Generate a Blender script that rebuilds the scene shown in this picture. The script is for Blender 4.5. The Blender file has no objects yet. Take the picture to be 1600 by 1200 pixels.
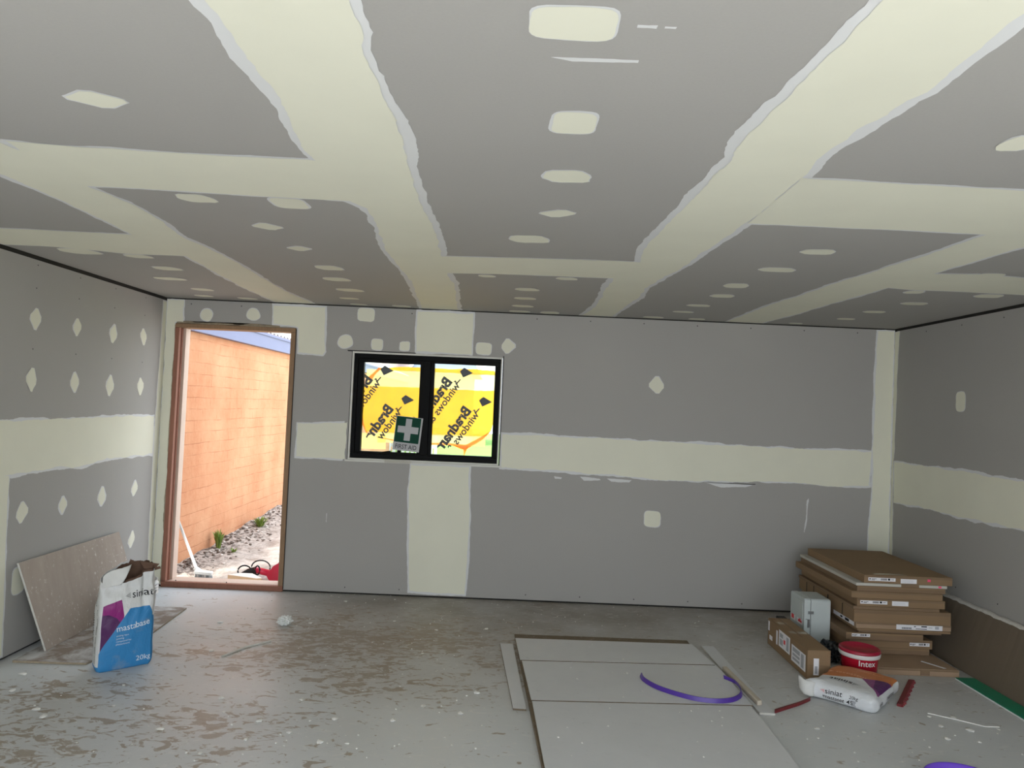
import bpy, bmesh, math, random
from mathutils import Vector, noise, Matrix
from mathutils.geometry import delaunay_2d_cdt
random.seed(7)
PI = math.pi
C = bpy.context.scene.collection
sc = bpy.context.scene

# ------------------------------------------------------------------ camera
cam_d = bpy.data.cameras.new('camera'); cam = bpy.data.objects.new('camera', cam_d); C.objects.link(cam)
cam_d.sensor_fit = 'HORIZONTAL'; cam_d.sensor_width = 36.0
cam_d.lens = 1155.3 / 1600 * 36.0
yaw, pitch, roll = 0.00506, 0.03103, 0.042945
F = Vector((math.sin(yaw) * math.cos(pitch), math.cos(yaw) * math.cos(pitch), math.sin(pitch)))
R0 = Vector((math.cos(yaw), -math.sin(yaw), 0)); U0 = R0.cross(F)
Rv = math.cos(roll) * R0 + math.sin(roll) * U0; Uv = -math.sin(roll) * R0 + math.cos(roll) * U0
m3 = Matrix((Rv, Uv, -F)).transposed()
cam.matrix_world = Matrix.Translation((2.8857, -6.1894, 1.6072)) @ m3.to_4x4()
cam_d.clip_start = 0.05
sc.camera = cam

# ------------------------------------------------------------------ light and exposure
sc.view_settings.view_transform = 'Standard'; sc.view_settings.look = 'None'
sc.view_settings.gamma = 1.0; sc.view_settings.use_curve_mapping = False
sc.view_settings.exposure = 1.0
world = bpy.data.worlds.new('sky'); sc.world = world; world.use_nodes = True
wn = world.node_tree; wn.nodes.clear()
wo = wn.nodes.new('ShaderNodeOutputWorld'); wb = wn.nodes.new('ShaderNodeBackground')
wt = wn.nodes.new('ShaderNodeTexCoord'); ws = wn.nodes.new('ShaderNodeSeparateXYZ'); wr = wn.nodes.new('ShaderNodeValToRGB')
wn.links.new(wt.outputs['Generated'], ws.inputs[0]); wn.links.new(ws.outputs['Z'], wr.inputs[0])
wr.color_ramp.elements[0].position = 0.0; wr.color_ramp.elements[0].color = (0.88, 0.94, 1.0, 1)
wr.color_ramp.elements[1].position = 0.9; wr.color_ramp.elements[1].color = (0.78, 0.88, 1.0, 1)
wn.links.new(wr.outputs[0], wb.inputs['Color']); wb.inputs['Strength'].default_value = 1.85
wn.links.new(wb.outputs[0], wo.inputs['Surface'])
sun_d = bpy.data.lights.new('sun', 'SUN'); sun = bpy.data.objects.new('sun', sun_d); C.objects.link(sun)
sun_d.energy = 4.6; sun_d.angle = math.radians(12); sun_d.color = (1.0, 0.95, 0.87)
sun_dir = Vector((0.26, 0.36, -0.90)).normalized()       # from behind the camera and above, through thin cloud
sun.rotation_euler = sun_dir.to_track_quat('-Z', 'Y').to_euler(); sun.location = (0, -12, 12)

W, H = 6.122, 2.4
FRONT = -6.75

# ------------------------------------------------------------------ materials
def S(r, g, b):
    f = lambda c: (c / 255) / 12.92 if c / 255 <= .04045 else ((c / 255 + .055) / 1.055) ** 2.4
    return (f(r), f(g), f(b), 1)
class NT:
    def __init__(s, name):
        s.m = bpy.data.materials.new(name); s.m.use_nodes = True; s.t = s.m.node_tree; s.b = s.t.nodes['Principled BSDF']
    def n(s, typ, **k):
        x = s.t.nodes.new(typ)
        for a, v in k.items(): setattr(x, a, v)
        return x
    def l(s, a, b): s.t.links.new(a, b)
    def put(s, sock, v):
        if hasattr(v, 'is_output'): s.l(v, sock)
        else: sock.default_value = v
    def coord(s, scale=(1, 1, 1), kind='Object'):
        tc = s.n('ShaderNodeTexCoord'); mp = s.n('ShaderNodeMapping'); mp.inputs['Scale'].default_value = scale
        s.l(tc.outputs[kind], mp.inputs[0]); return mp.outputs[0]
    def noise(s, vec, scale, detail=4, rough=.55, dist=0):
        x = s.n('ShaderNodeTexNoise'); x.inputs['Scale'].default_value = scale; x.inputs['Detail'].default_value = detail
        x.inputs['Roughness'].default_value = rough; x.inputs['Distortion'].default_value = dist; s.l(vec, x.inputs['Vector']); return x.outputs['Fac']
    def ramp(s, fac, stops):
        r = s.n('ShaderNodeValToRGB'); s.l(fac, r.inputs[0]); e = r.color_ramp.elements
        while len(e) < len(stops): e.new(.5)
        for i, (p, c) in enumerate(stops):
            e[i].position = p; e[i].color = c if hasattr(c, '__len__') else (c, c, c, 1)
        return r.outputs[0]
    def mix(s, fac, a, b):
        x = s.n('ShaderNodeMix'); x.data_type = 'RGBA'
        s.put(x.inputs[0], fac); s.put(x.inputs[6], a); s.put(x.inputs[7], b); return x.outputs[2]
    def math(s, op, a, b=0.0, c=None):
        x = s.n('ShaderNodeMath'); x.operation = op; s.put(x.inputs[0], a); s.put(x.inputs[1], b)
        if c is not None: s.put(x.inputs[2], c)
        return x.outputs[0]
    def bump(s, h, strength=.3, dist=.01):
        x = s.n('ShaderNodeBump'); x.inputs['Strength'].default_value = strength; x.inputs['Distance'].default_value = dist
        s.l(h, x.inputs['Height']); s.l(x.outputs[0], s.b.inputs['Normal'])
    def done(s, col, rough=.8, spec=.3, metal=0):
        s.put(s.b.inputs['Base Color'], col); s.put(s.b.inputs['Roughness'], rough)
        s.b.inputs['Specular IOR Level'].default_value = spec; s.b.inputs['Metallic'].default_value = metal
        return s.m
def mul(c, k): return (c[0] * k, c[1] * k, c[2] * k, 1)
def simple(name, col, rough=.8, spec=.3, metal=0, var=.12, scale=6, stretch=(1, 1, 1), bump=0):
    t = NT(name); v = t.coord(stretch); n = t.noise(v, scale)
    c = t.mix(n, mul(col, 1 - var), mul(col, 1 + var))
    if bump: t.bump(t.noise(v, scale * 6), bump, .004)
    return t.done(c, rough, spec, metal)

BOARD = (.388, .374, .352, 1); COMP = (.80, .79, .655, 1); FEATH = (.72, .725, .72, 1)
def board_mat(name, base):
    t = NT(name); v = t.coord()
    n = t.noise(v, .9, 3); f = t.noise(v, 130, 2)
    c = t.mix(n, mul(base, .94), mul(base, 1.05)); c = t.mix(t.math('MULTIPLY', f, .12), c, (.6, .6, .58, 1))
    return t.done(c, .75, .25)
def comp_mat(name, base):
    t = NT(name); v = t.coord(); n = t.noise(v, 3.5, 5)
    c = t.mix(n, mul(base, .95), mul(base, 1.04)); t.bump(t.noise(v, 25, 3), .08, .002)
    return t.done(c, .7, .25)
M = {}
M['board'] = board_mat('plasterboard_paper', BOARD)
M['comp'] = comp_mat('joint_compound', COMP)
M['feath'] = comp_mat('thin_compound', FEATH)
M['gap'] = simple('dark_gap', (.02, .018, .016, 1))  # near-black puts the shade of open gaps and seams into the colour
M['stud'] = simple('framing_timber', (.12, .07, .045, 1), stretch=(1, 1, 8))
M['screw_gap'] = simple('screw_and_gap_dark', (.05, .05, .05, 1))
M['jamb'] = simple('door_timber', (.30, .185, .105, 1), .6, .35, var=.25, scale=9, stretch=(8, 8, 1))
M['jamb_red'] = simple('primed_timber', (.30, .13, .085, 1), .6, .35, var=.2, scale=9, stretch=(8, 8, 1))
M['jamb_pale'] = simple('pale_stop_timber', (.62, .47, .38, 1), .6, .35, var=.12, scale=9, stretch=(8, 8, 1))
M['torn'] = simple('torn_board_paper', (.33, .27, .19, 1), var=.4, scale=30)
M['white_trim'] = simple('white_primed_trim', (.70, .69, .64, 1), .5, .35, var=.06)
M['black_alu'] = simple('black_aluminium', (.004, .0042, .0045, 1), .6, .12, var=.1)

# concrete slab: grey cement with brown dusty smears
t = NT('concrete_slab'); v = t.coord()
base = t.mix(t.noise(v, 1.3, 5, .6), (.52, .54, .55, 1), (.68, .70, .71, 1))
base = t.mix(t.math('MULTIPLY', t.noise(v, 60, 3, .7), .5), base, (.64, .64, .62, 1))
sep = t.n('ShaderNodeSeparateXYZ'); t.l(v, sep.inputs[0])
# overall brown dust towards the back wall
far = t.n('ShaderNodeMapRange'); t.l(sep.outputs['Y'], far.inputs[0]); far.inputs[1].default_value = -2.3; far.inputs[2].default_value = -.3
far.inputs[3].default_value = 0.0; far.inputs[4].default_value = .95
rgt = t.n('ShaderNodeMapRange'); t.l(sep.outputs['X'], rgt.inputs[0]); rgt.inputs[1].default_value = .6; rgt.inputs[2].default_value = 2.2
dust = t.math('MULTIPLY', t.math('MULTIPLY', far.outputs[0], rgt.outputs[0]), t.ramp(t.noise(v, 1.7, 6, .65), [(.3, .45), (.65, 1.0)]))
base = t.mix(dust, base, (.235, .195, .145, 1))
# brown flakes, streaky, strongest in a region on the left
def blob(cx, cy, rx, ry):
    dx = t.math('DIVIDE', t.math('SUBTRACT', sep.outputs['X'], cx), rx); dy = t.math('DIVIDE', t.math('SUBTRACT', sep.outputs['Y'], cy), ry)
    d = t.math('ADD', t.math('MULTIPLY', dx, dx), t.math('MULTIPLY', dy, dy))
    return t.math('MAXIMUM', t.math('SUBTRACT', 1.0, d), 0.0)
reg = t.math('MAXIMUM', t.math('MAXIMUM', blob(.70, -2.25, .65, .42), blob(2.15, -1.30, 1.6, 1.1)), t.math('MULTIPLY', blob(1.1, -2.7, 1.3, .7), .8))
reg = t.math('MULTIPLY', reg, t.ramp(t.noise(v, 1.6, 3), [(.35, .35), (.6, 1.0)]))
for (st, sc_, th_, k_) in (((1.0, 1.8, 1), 6.5, .655, .205), ((1.0, 1.6, 1), 14.0, .655, .185)):
    fl = t.noise(t.coord(st), sc_, 5, .58, 1.0)
    thr = t.math('SUBTRACT', t.math('ADD', fl, t.math('MULTIPLY', reg, k_)), th_)
    msk = t.math('MINIMUM', t.math('MAXIMUM', t.math('MULTIPLY', thr, 30.0), 0.0), 1.0)
    base = t.mix(t.math('MULTIPLY', msk, .85), base, (.31, .245, .18, 1))
# faint brown haze of dust around the flakes and small pale paint splashes
base = t.mix(t.math('MULTIPLY', reg, .28), base, (.36, .31, .25, 1))
sp = t.ramp(t.noise(v, 26, 4, .7), [(.705, 0.0), (.73, 1.0)])
base = t.mix(t.math('MULTIPLY', sp, .6), base, (.80, .80, .78, 1))
scr = t.math('MULTIPLY', t.ramp(t.noise(t.coord((.7, 1.6, 1)), 13, 6, .72, 1.4), [(.56, 0.0), (.68, 1.0)]), t.ramp(sep.outputs['X'], [(.2, .12), (.9, .55)]))
base = t.mix(scr, base, (.74, .73, .70, 1))
rough = t.ramp(t.noise(v, 2.2, 4), [(.3, .33), (.7, .52)])
t.bump(t.noise(v, 40, 5, .7), .15, .004)
M['slab'] = t.done(base, rough, .5)

# cardboard
def card(name, c):
    t = NT(name); v = t.coord((1, 1, 1)); n = t.noise(v, 5, 4)
    st = t.noise(t.coord((.6, 60, 60)), 3, 2)
    col = t.mix(n, mul(c, .86), mul(c, 1.1)); col = t.mix(t.math('MULTIPLY', st, .15), col, mul(c, 1.35))
    return t.done(col, .75, .2)
M['card'] = card('brown_cardboard', (.265, .175, .10, 1)); M['card2'] = card('darker_cardboard', (.225, .15, .092, 1)); M['card3'] = card('paler_cardboard', (.36, .25, .165, 1))
M['tape'] = simple('packing_tape', (.42, .34, .24, 1), .25, .5)
M['label'] = simple('label_paper', (.82, .81, .84, 1), .5, .3, var=.04)
M['ink'] = simple('print_ink', (.016, .016, .018, 1), .7, .1)
M['grey_ink'] = simple('pale_print', (.42, .43, .46, 1), .6)
M['red_ink'] = simple('red_print', (.75, .05, .06, 1), .5)
M['pink'] = simple('pink_marker', (.95, .10, .22, 1), .5)
M['foam'] = simple('white_foam', (.55, .53, .47, 1), .8)
M['boardface'] = None
def sheet_mat(name, c, dust=.5):
    t = NT(name); v = t.coord(); n = t.noise(v, 2.5, 6, .65)
    col = t.mix(n, mul(c, .9), mul(c, 1.1))
    d = t.ramp(t.noise(v, 34, 5, .75, .4), [(.55, 0.0), (.72, 1.0)]); col = t.mix(t.math('MULTIPLY', d, dust), col, (.68, .68, .66, 1))
    s2 = t.ramp(t.noise(t.coord((1, 1.8, 1)), 16, 5, .7, .5), [(.62, 0.0), (.7, 1.0)]); col = t.mix(t.math('MULTIPLY', s2, .25), col, mul(c, .55))
    return t.done(col, .7, .25)
M['sheet'] = sheet_mat('dusty_plasterboard_face', (.64, .645, .65, 1), .35)
M['sheet_brown'] = sheet_mat('brown_board_backing', (.17, .13, .085, 1), .25)
M['gyp'] = simple('gypsum_edge', (.62, .60, .55, 1), .9, var=.2, scale=40)
t = NT('scuffed_board_back'); v = t.coord()
c = t.mix(t.noise(t.coord((3, 3, .5)), 6, 4), (.35, .285, .235, 1), (.46, .39, .33, 1))
sp = t.ramp(t.noise(v, 38, 4, .7), [(.60, 0.0), (.70, 1.0)]); lo = t.noise(v, 2.1, 2)
c = t.mix(t.math('MULTIPLY', sp, t.ramp(lo, [(.38, 0.1), (.58, 1.0)])), c, (.82, .80, .77, 1)); M['lean'] = t.done(c, .75, .25)
M['board_tan'] = simple('tan_board_back', (.165, .13, .095, 1), .8, .25, var=.1, scale=3)

# ------------------------------------------------------------------ mesh helpers
ORG = {}
class MB:
    def __init__(s): s.v = []; s.f = []; s.mi = []; s.uv = None
    def add(s, vs, fs, mi=0):
        o = len(s.v); s.v += [tuple(p) for p in vs]
        for f in fs: s.f.append(tuple(i + o for i in f)); s.mi.append(mi)
        return s
    def prism(s, pts, z0, z1, mi=0, side=None):
        n = len(pts); side = mi if side is None else side
        a = [(p[0], p[1], z0) for p in pts] + [(p[0], p[1], z1) for p in pts]
        s.add(a, [tuple(range(n - 1, -1, -1)), tuple(range(n, 2 * n))], mi)
        o = len(s.v) - 2 * n
        for i in range(n):
            j = (i + 1) % n; s.f.append((o + i, o + j, o + n + j, o + n + i)); s.mi.append(side)
        return s
    def box(s, x0, x1, y0, y1, z0, z1, mi=0, side=None): return s.prism([(x0, y0), (x1, y0), (x1, y1), (x0, y1)], z0, z1, mi, side)
    def obox(s, c, ax, ay, az, mi=0):          # oriented box: centre and three half vectors
        c, ax, ay, az = map(Vector, (c, ax, ay, az))
        p = [c + i * ax + j * ay + k * az for k in (-1, 1) for j in (-1, 1) for i in (-1, 1)]
        return s.add(p, [(0, 2, 3, 1), (4, 5, 7, 6), (0, 1, 5, 4), (2, 6, 7, 3), (0, 4, 6, 2), (1, 3, 7, 5)], mi)
    def tube(s, pts, r, n=10, mi=0, cap=True):
        pts = [Vector(p) for p in pts]; rs = r if hasattr(r, '__len__') else [r] * len(pts); rings = []; up = Vector((0, 0, 1))
        for i, p in enumerate(pts):
            d = (pts[min(i + 1, len(pts) - 1)] - pts[max(i - 1, 0)]).normalized()
            a = d.cross(up); a = a.normalized() if a.length > .05 else d.cross(Vector((1, 0, 0))).normalized()
            b = a.cross(d)
            rings.append([p + rs[i] * (math.cos(2 * PI * k / n) * a + math.sin(2 * PI * k / n) * b) for k in range(n)])
        vs = [q for rg in rings for q in rg]; fs = []
        for i in range(len(pts) - 1):
            for k in range(n): fs.append((i * n + k, i * n + (k + 1) % n, (i + 1) * n + (k + 1) % n, (i + 1) * n + k))
        if cap: fs += [tuple(range(n)), tuple(range(len(vs) - 1, len(vs) - 1 - n, -1))]
        return s.add(vs, fs, mi)
    def lathe(s, prof, c, n=48, mi=0):
        vs = []; fs = []
        for (r, z) in prof:
            for k in range(n): vs.append((c[0] + r * math.cos(2 * PI * k / n), c[1] + r * math.sin(2 * PI * k / n), c[2] + z))
        for i in range(len(prof) - 1):
            for k in range(n): fs.append((i * n + k, i * n + (k + 1) % n, (i + 1) * n + (k + 1) % n, (i + 1) * n + k))
        return s.add(vs, fs, mi)
    def build(s, name, mats, parent=None, smooth=False, bevel=0, origin=None):
        me = bpy.data.meshes.new(name); o = bpy.data.objects.new(name, me); C.objects.link(o)
        if parent is not None: org = ORG[parent.name]
        elif origin is not None: org = Vector(origin)
        else: org = Vector((0, 0, 0))
        me.from_pydata([tuple(Vector(p) - org) for p in s.v], [], s.f)
        for m in (mats if isinstance(mats, (list, tuple)) else [mats]): me.materials.append(M[m] if isinstance(m, str) else m)
        me.polygons.foreach_set('material_index', s.mi)
        if smooth: me.polygons.foreach_set('use_smooth', [True] * len(me.polygons))
        if s.uv:
            ul = me.uv_layers.new(name='print')
            for lp in me.loops: ul.data[lp.index].uv = s.uv[lp.vertex_index]
        me.update()
        if parent is not None: o.parent = parent
        else: o.location = org
        ORG[o.name] = org
        if bevel:
            b = o.modifiers.new('bevel', 'BEVEL'); b.width = bevel; b.segments = 2; b.limit_method = 'ANGLE'; b.angle_limit = .6
        return o
def tag(o, label=None, cat=None, group=None, kind=None):
    for k, v in (('label', label), ('category', cat), ('group', group), ('kind', kind)):
        if v: o[k] = v
    return o
def thing(name, loc, label, cat, group=None):
    o = bpy.data.objects.new(name, None); C.objects.link(o); o.location = loc; o.empty_display_size = .1; ORG[o.name] = Vector(loc)
    return tag(o, label, cat, group)
def struct(o, **k): return tag(o, kind='structure', **k)

def text_mesh(body, bold=0.0, width=1.0):
    cu = bpy.data.curves.new('lettering', 'FONT'); cu.body = body; cu.size = 1.0; cu.offset = bold; cu.resolution_u = 3
    ob = bpy.data.objects.new('lettering', cu); C.objects.link(ob)
    dg = bpy.context.evaluated_depsgraph_get(); me = bpy.data.meshes.new_from_object(ob.evaluated_get(dg))
    vs = [(p.co.x * width, p.co.y) for p in me.vertices]; fs = [tuple(p.vertices) for p in me.polygons]
    bpy.data.objects.remove(ob); bpy.data.curves.remove(cu); bpy.data.meshes.remove(me)
    return vs, fs
def put_text(mb, body, fn, size, bold=0.0, mi=0, align='L', width=1.0):
    """fn(u, v) maps a point of the line of text (metres from its anchor) to the surface"""
    vs, fs = text_mesh(body, bold, width); w = max(p[0] for p in vs)
    off = {'L': 0, 'C': -w / 2, 'R': -w}[align]
    mb.add([fn((x + off) * size, y * size) for x, y in vs], fs, mi)

# ------------------------------------------------------------------ compound bands and patches on flat boards
def wob(p, k, amp, seed):
    return amp * noise.noise(Vector((p[0] * k, p[1] * k, seed)))
def resample(pts, step, closed=False):
    out = []; n = len(pts)
    for i in range(n if closed else n - 1):
        a, b = Vector(pts[i]), Vector(pts[(i + 1) % n]); m = max(1, int((b - a).length / step))
        for k in range(m): out.append(tuple(a.lerp(b, k / m)))
    if not closed: out.append(tuple(pts[-1]))
    return out
def outline(poly, grow, seed, amp=.004, step=.018):
    P = resample(poly, step, True); n = len(P); out = []
    ar = sum(P[i][0] * P[(i + 1) % n][1] - P[(i + 1) % n][0] * P[i][1] for i in range(n)); sg = 1 if ar > 0 else -1
    for i in range(n):
        a, b = Vector(P[i - 1]), Vector(P[(i + 1) % n]); d = (b - a)
        if d.length < 1e-6: continue
        nn = Vector((d.y, -d.x)).normalized() * sg
        g = grow + wob(P[i], 9, amp * 2.0, seed) + wob(P[i], 40, amp * .8, seed + 5) + wob(P[i], 2.5, amp * 1.5, seed + 9)
        out.append(tuple(Vector(P[i]) + nn * g))
    return out
def blob_poly(cx, cy, w, h, shape, seed):
    rnd = random.Random(seed); out = []
    if shape == 'diamond':
        base = [(-.5, rnd.uniform(-.1, .1)), (rnd.uniform(-.12, .12), -.5), (.5, rnd.uniform(-.1, .1)), (rnd.uniform(-.12, .12), .5)]
    elif shape == 'slant':
        base = [(-.5, .15), (-.2, .5), (.5, .4), (.5, -.1), (.25, -.5), (-.4, -.4)]
    elif shape == 'round':
        base = [(.5 * math.cos(a) , .5 * math.sin(a)) for a in [i * PI / 4 + rnd.uniform(-.2, .2) for i in range(8)]]
    else:
        base = [(-.47, -.45), (0, -.5), (.46, -.46), (.5, 0), (.47, .46), (0, .5), (-.46, .46), (-.5, 0)]
    P = [(cx + x * w, cy + y * h) for x, y in base]
    # Chaikin rounding
    for _ in range(2 if shape in ('round', 'square') else 1):
        Q = []
        for i in range(len(P)):
            a, b = P[i], P[(i + 1) % len(P)]; k = .18 if shape in ('diamond', 'slant') else .25
            Q += [(a[0] * (1 - k) + b[0] * k, a[1] * (1 - k) + b[1] * k), (a[0] * k + b[0] * (1 - k), a[1] * k + b[1] * (1 - k))]
        P = Q
    return P
LAY = [0]
def coat(mb, poly, to3, core, feath, edge=.014, seed=None, amp=.004):
    """skim coat: a thin feathered layer and the thicker coat over it, each with its own height above the board"""
    LAY[0] += 1; s = LAY[0] * 1.37 if seed is None else seed
    for grow, h, mi in ((0.0, .0004, feath), (-edge, .0016, core)):
        P = outline(poly, grow, s + grow * 100, amp); hh = h + LAY[0] * .000008
        V2, _, F2 = delaunay_2d_cdt([Vector(p) for p in P], [(i, (i + 1) % len(P)) for i in range(len(P))], [], 1, 1e-5)[:3]
        mb.add([to3(q.x, q.y, hh) for q in V2], [tuple(f) for f in F2], mi)

# ------------------------------------------------------------------ room shell
b = MB(); b.box(-.2, W + .2, FRONT - .1, .06, -.15, 0); struct(b.build('floor', 'slab'))

def strip_fill(xs, zs, holes):
    """rectangles of a wall grid that are not inside a hole"""
    for i in range(len(xs) - 1):
        for j in range(len(zs) - 1):
            cx, cz = (xs[i] + xs[i + 1]) / 2, (zs[j] + zs[j + 1]) / 2
            if not any(a < cx < c and e < cz < f for a, c, e, f in holes): yield xs[i], xs[i + 1], zs[j], zs[j + 1]
DOOR = (.085, 1.092, -1, 2.188); WIN = (1.572, 2.832, 1.112, 2.018)
# back wall
b = MB()
for x0, x1, z0, z1 in strip_fill([0, .085, 1.092, 1.572, 2.832, W], [.014, 1.112, 2.018, 2.188, 2.390], [DOOR, WIN]): b.box(x0, x1, 0, .012, z0, z1, 0)
for x0, x1, z0, z1 in strip_fill([-.1, .085, 1.092, 1.572, 2.832, W + .1], [-.1, 1.112, 2.018, 2.188, 2.45], [DOOR, WIN]): b.box(x0, x1, .012, .115, z0, z1, 3)
t3 = lambda x, z, h: (x, -h, z)
def band(L, R): return L + R[::-1]
coat(b, [(1.132, 1.405), (1.568, 1.431), (1.568, 1.100), (1.35, 1.100), (1.132, 1.106)], t3, 1, 2)
coat(b, [(2.836, 1.395), (3.6, 1.385), (4.4, 1.378), (5.2, 1.372), (5.6, 1.375), (5.955, 1.367), (5.955, 1.060), (5.6, 1.052), (5.2, 1.066), (4.7, 1.052), (4.25, 1.040), (3.9, 1.062), (3.3, 1.075), (2.84, 1.086)], t3, 1, 2, amp=.006)
coat(b, [(2.09, 2.389), (2.085, 2.2), (2.095, 2.024), (2.575, 2.024), (2.585, 2.2), (2.58, 2.389)], t3, 1, 2)
coat(b, [(2.095, 1.105), (2.08, .9), (2.10, .5), (2.115, .2), (2.125, .030), (2.610, .022), (2.625, .3), (2.62, .7), (2.60, 1.105)], t3, 1, 2)
coat(b, [(.878, 2.389), (.885, 2.2), (1.100, 2.19), (1.108, 1.975), (1.33, 1.965), (1.356, 2.0), (1.345, 2.2), (1.340, 2.389)], t3, 1, 2)
coat(b, [(.0, .016), (.0, 2.389), (.150, 2.389), (.150, 2.196), (.084, 2.19), (.084, .016)], t3, 1, 2, edge=.006)
coat(b, [(5.962, 2.389), (5.955, 2.0), (5.95, 1.4), (5.955, 1.05), (5.935, .7), (5.93, .3), (5.93, .02), (W, .02), (W, 2.389)], t3, 1, 2, edge=.012)
for i, (x, z, sh, w, h) in enumerate([(.337, 2.268, 'round', .12, .12), (.727, 2.285, 'round', .135, .12), (1.669, 2.326, 'square', .15, .12), (1.509, 2.093, 'round', .14, .13), (1.773, 2.080, 'square', .10, .10), (2.004, 2.076, 'square', .095, .09),
        (2.668, 2.084, 'square', .135, .11), (2.877, 2.115, 'diamond', .15, .16), (4.124, 1.846, 'diamond', .165, .18), (4.133, .724, 'square', .15, .145)]):
    coat(b, blob_poly(x, z, w, h, sh, i), t3, 1, 2, edge=.006, amp=.003)
# scrapes of compound
for pts in ([(5.42, .93), (5.435, .95), (5.43, .86), (5.43, .78), (5.41, .66), (5.40, .67), (5.415, .78)], [(3.30, 1.045), (3.37, 1.04), (3.36, 1.022), (3.31, 1.025)], [(3.52, 1.05), (3.68, 1.045), (3.70, 1.025), (3.55, 1.02)],
        [(3.74, 1.045), (3.95, 1.04), (3.93, 1.020), (3.78, 1.022)], [(1.42, .66), (1.427, .66), (1.425, .58), (1.42, .59)], [(4.55, 1.05), (5.0, 1.048), (4.9, 1.02), (4.7, 1.012), (4.62, 1.03)]):
    P = outline(pts, 0, 3, .003, .008); b.add([t3(x, z, .0005) for x, z in P], [tuple(range(len(P)))], 2)
# torn paper around the door frame and above the window
for pts in ([(.052, .02), (.095, .02), (.095, 2.21), (.3, 2.205), (.95, 2.20), (.95, 2.185), (.085, 2.185), (.065, 2.15), (.058, 1.2)], ):
    P = outline(pts, 0, 11, .007, .012); b.add([t3(x, z, .0016) for x, z in P], [tuple(range(len(P)))], 4)
b.box(1.535, 1.572, -.0012, 0, 1.10, 2.025, 5); b.box(2.834, 2.842, -.0012, 0, 1.10, 2.03, 5); b.box(1.53, 2.1, -.0012, 0, 2.017, 2.026, 5)
b.box(1.535, 1.5675, -.0015, 0, 1.10, 2.015, 0)
b.box(1.0905, 1.0965, -.0012, 0, .02, 2.18, 5)  # dark strip paints the shaded gap beside the right jamb
for x in [.2, .62, 1.6, 2.05, 3.1, 3.55, 4.0, 4.45, 4.9, 5.35, 5.8]:
    for z in (.05, 2.35):
        b.box(x, x + .008, -.0012, 0, z, z + .008, 5)
struct(b.build('wall_back', ['board', 'comp', 'feath', 'gap', 'torn', 'screw_gap']))
# side walls
def side_wall(name, x, sgn, ztop):
    """sgn +1: the wall's visible face looks towards +x"""
    b = MB(); f = lambda d0, d1: (min(x - sgn * d0, x - sgn * d1), max(x - sgn * d0, x - sgn * d1))
    b.box(*f(0, .012), FRONT, 0, .014, ztop, 0); b.box(*f(.012, .13), FRONT, .115, -.1, 2.45, 3)
    return b, (lambda y, z, h: (x + sgn * h, y, z))
b, t3 = side_wall('l', 0, 1, 2.374)
coat(b, [(-6.7, 1.40), (-2.6, 1.418), (-1.95, 1.412), (-1.3, 1.415), (-.7, 1.424), (-.10, 1.420), (-.09, 1.081), (-.35, 1.088), (-.8, 1.092), (-1.1, 1.062), (-1.4, 1.075), (-1.84, 1.074), (-6.7, 1.06)], t3, 1, 2, amp=.006)
coat(b, [(-1.838, 1.09), (-1.832, .8), (-1.81, .4), (-1.80, .02), (-2.32, .02), (-2.35, 1.09)], t3, 1, 2)
coat(b, [(-.001, 2.37), (-.075, 2.37), (-.080, 1.9), (-.10, 1.3), (-.095, .8), (-.085, .02), (-.001, .02)], t3, 1, 2, edge=.006)
for i, (y, z) in enumerate([(-1.697, 2.014), (-1.263, 2.014), (-.807, 2.017), (-.364, 2.031), (-1.703, 1.644), (-1.253, 1.643), (-.809, 1.639), (-.369, 1.642), (-1.703, .85), (-1.298, .835), (-.831, .837), (-.367, .85), (-.37, .452)]):
    coat(b, blob_poly(y, z, [.13, .12, .13, .125][i % 4], [.155, .145, .16, .15][i % 4] * (1.15 if 3 < i < 8 else 1.05), 'diamond', i + 20), t3, 1, 2, edge=.006, amp=.004)
coat(b, blob_poly(-1.70, .445, .13, .17, 'square', 50), t3, 1, 2, edge=.006)
for k in range(9):
    y = -.364 - .447 * k
    for z in (2.34, 2.2, 1.83): b.box(0, .0007, y, y + .007, z, z + .007, 4)
struct(b.build('wall_left', ['board', 'comp', 'feath', 'gap', 'screw_gap']))
b, t3 = side_wall('r', W, -1, 2.378)
coat(b, [(-6.7, 1.28), (-2.4, 1.285), (-1.587, 1.290), (-1.0, 1.305), (-.5, 1.300), (-.03, 1.295), (-.045, .947), (-.5, .960), (-.9, .955), (-1.6, .966), (-2.4, .95), (-6.7, .94)], t3, 1, 2, amp=.006)
coat(b, [(-.001, 2.372), (-.075, 2.372), (-.058, 2.0), (-.045, 1.4), (-.03, 1.29), (-.04, .94), (-.05, .5), (-.05, .02), (-.001, .02)], t3, 1, 2, edge=.004)
coat(b, blob_poly(-.923, 1.785, .115, .15, 'square', 61), t3, 1, 2, edge=.006)
for k in range(9):
    y = -.47 - .45 * k
    for z in (2.33, .46): b.box(W - .0008, W, y, y + .008, z, z + .008, 4)
struct(b.build('wall_right', ['board', 'comp', 'feath', 'gap', 'screw_gap']))
# front wall with the wide opening behind the camera
b = MB()
for x0, x1, z0, z1 in strip_fill([-.13, .15, 5.97, W + .13], [-.1, 2.3, 2.45], [(.15, 5.97, -1, 2.3)]): b.box(x0, x1, FRONT - .12, FRONT, z0, z1)
struct(b.build('wall_front', ['board']))
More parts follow.
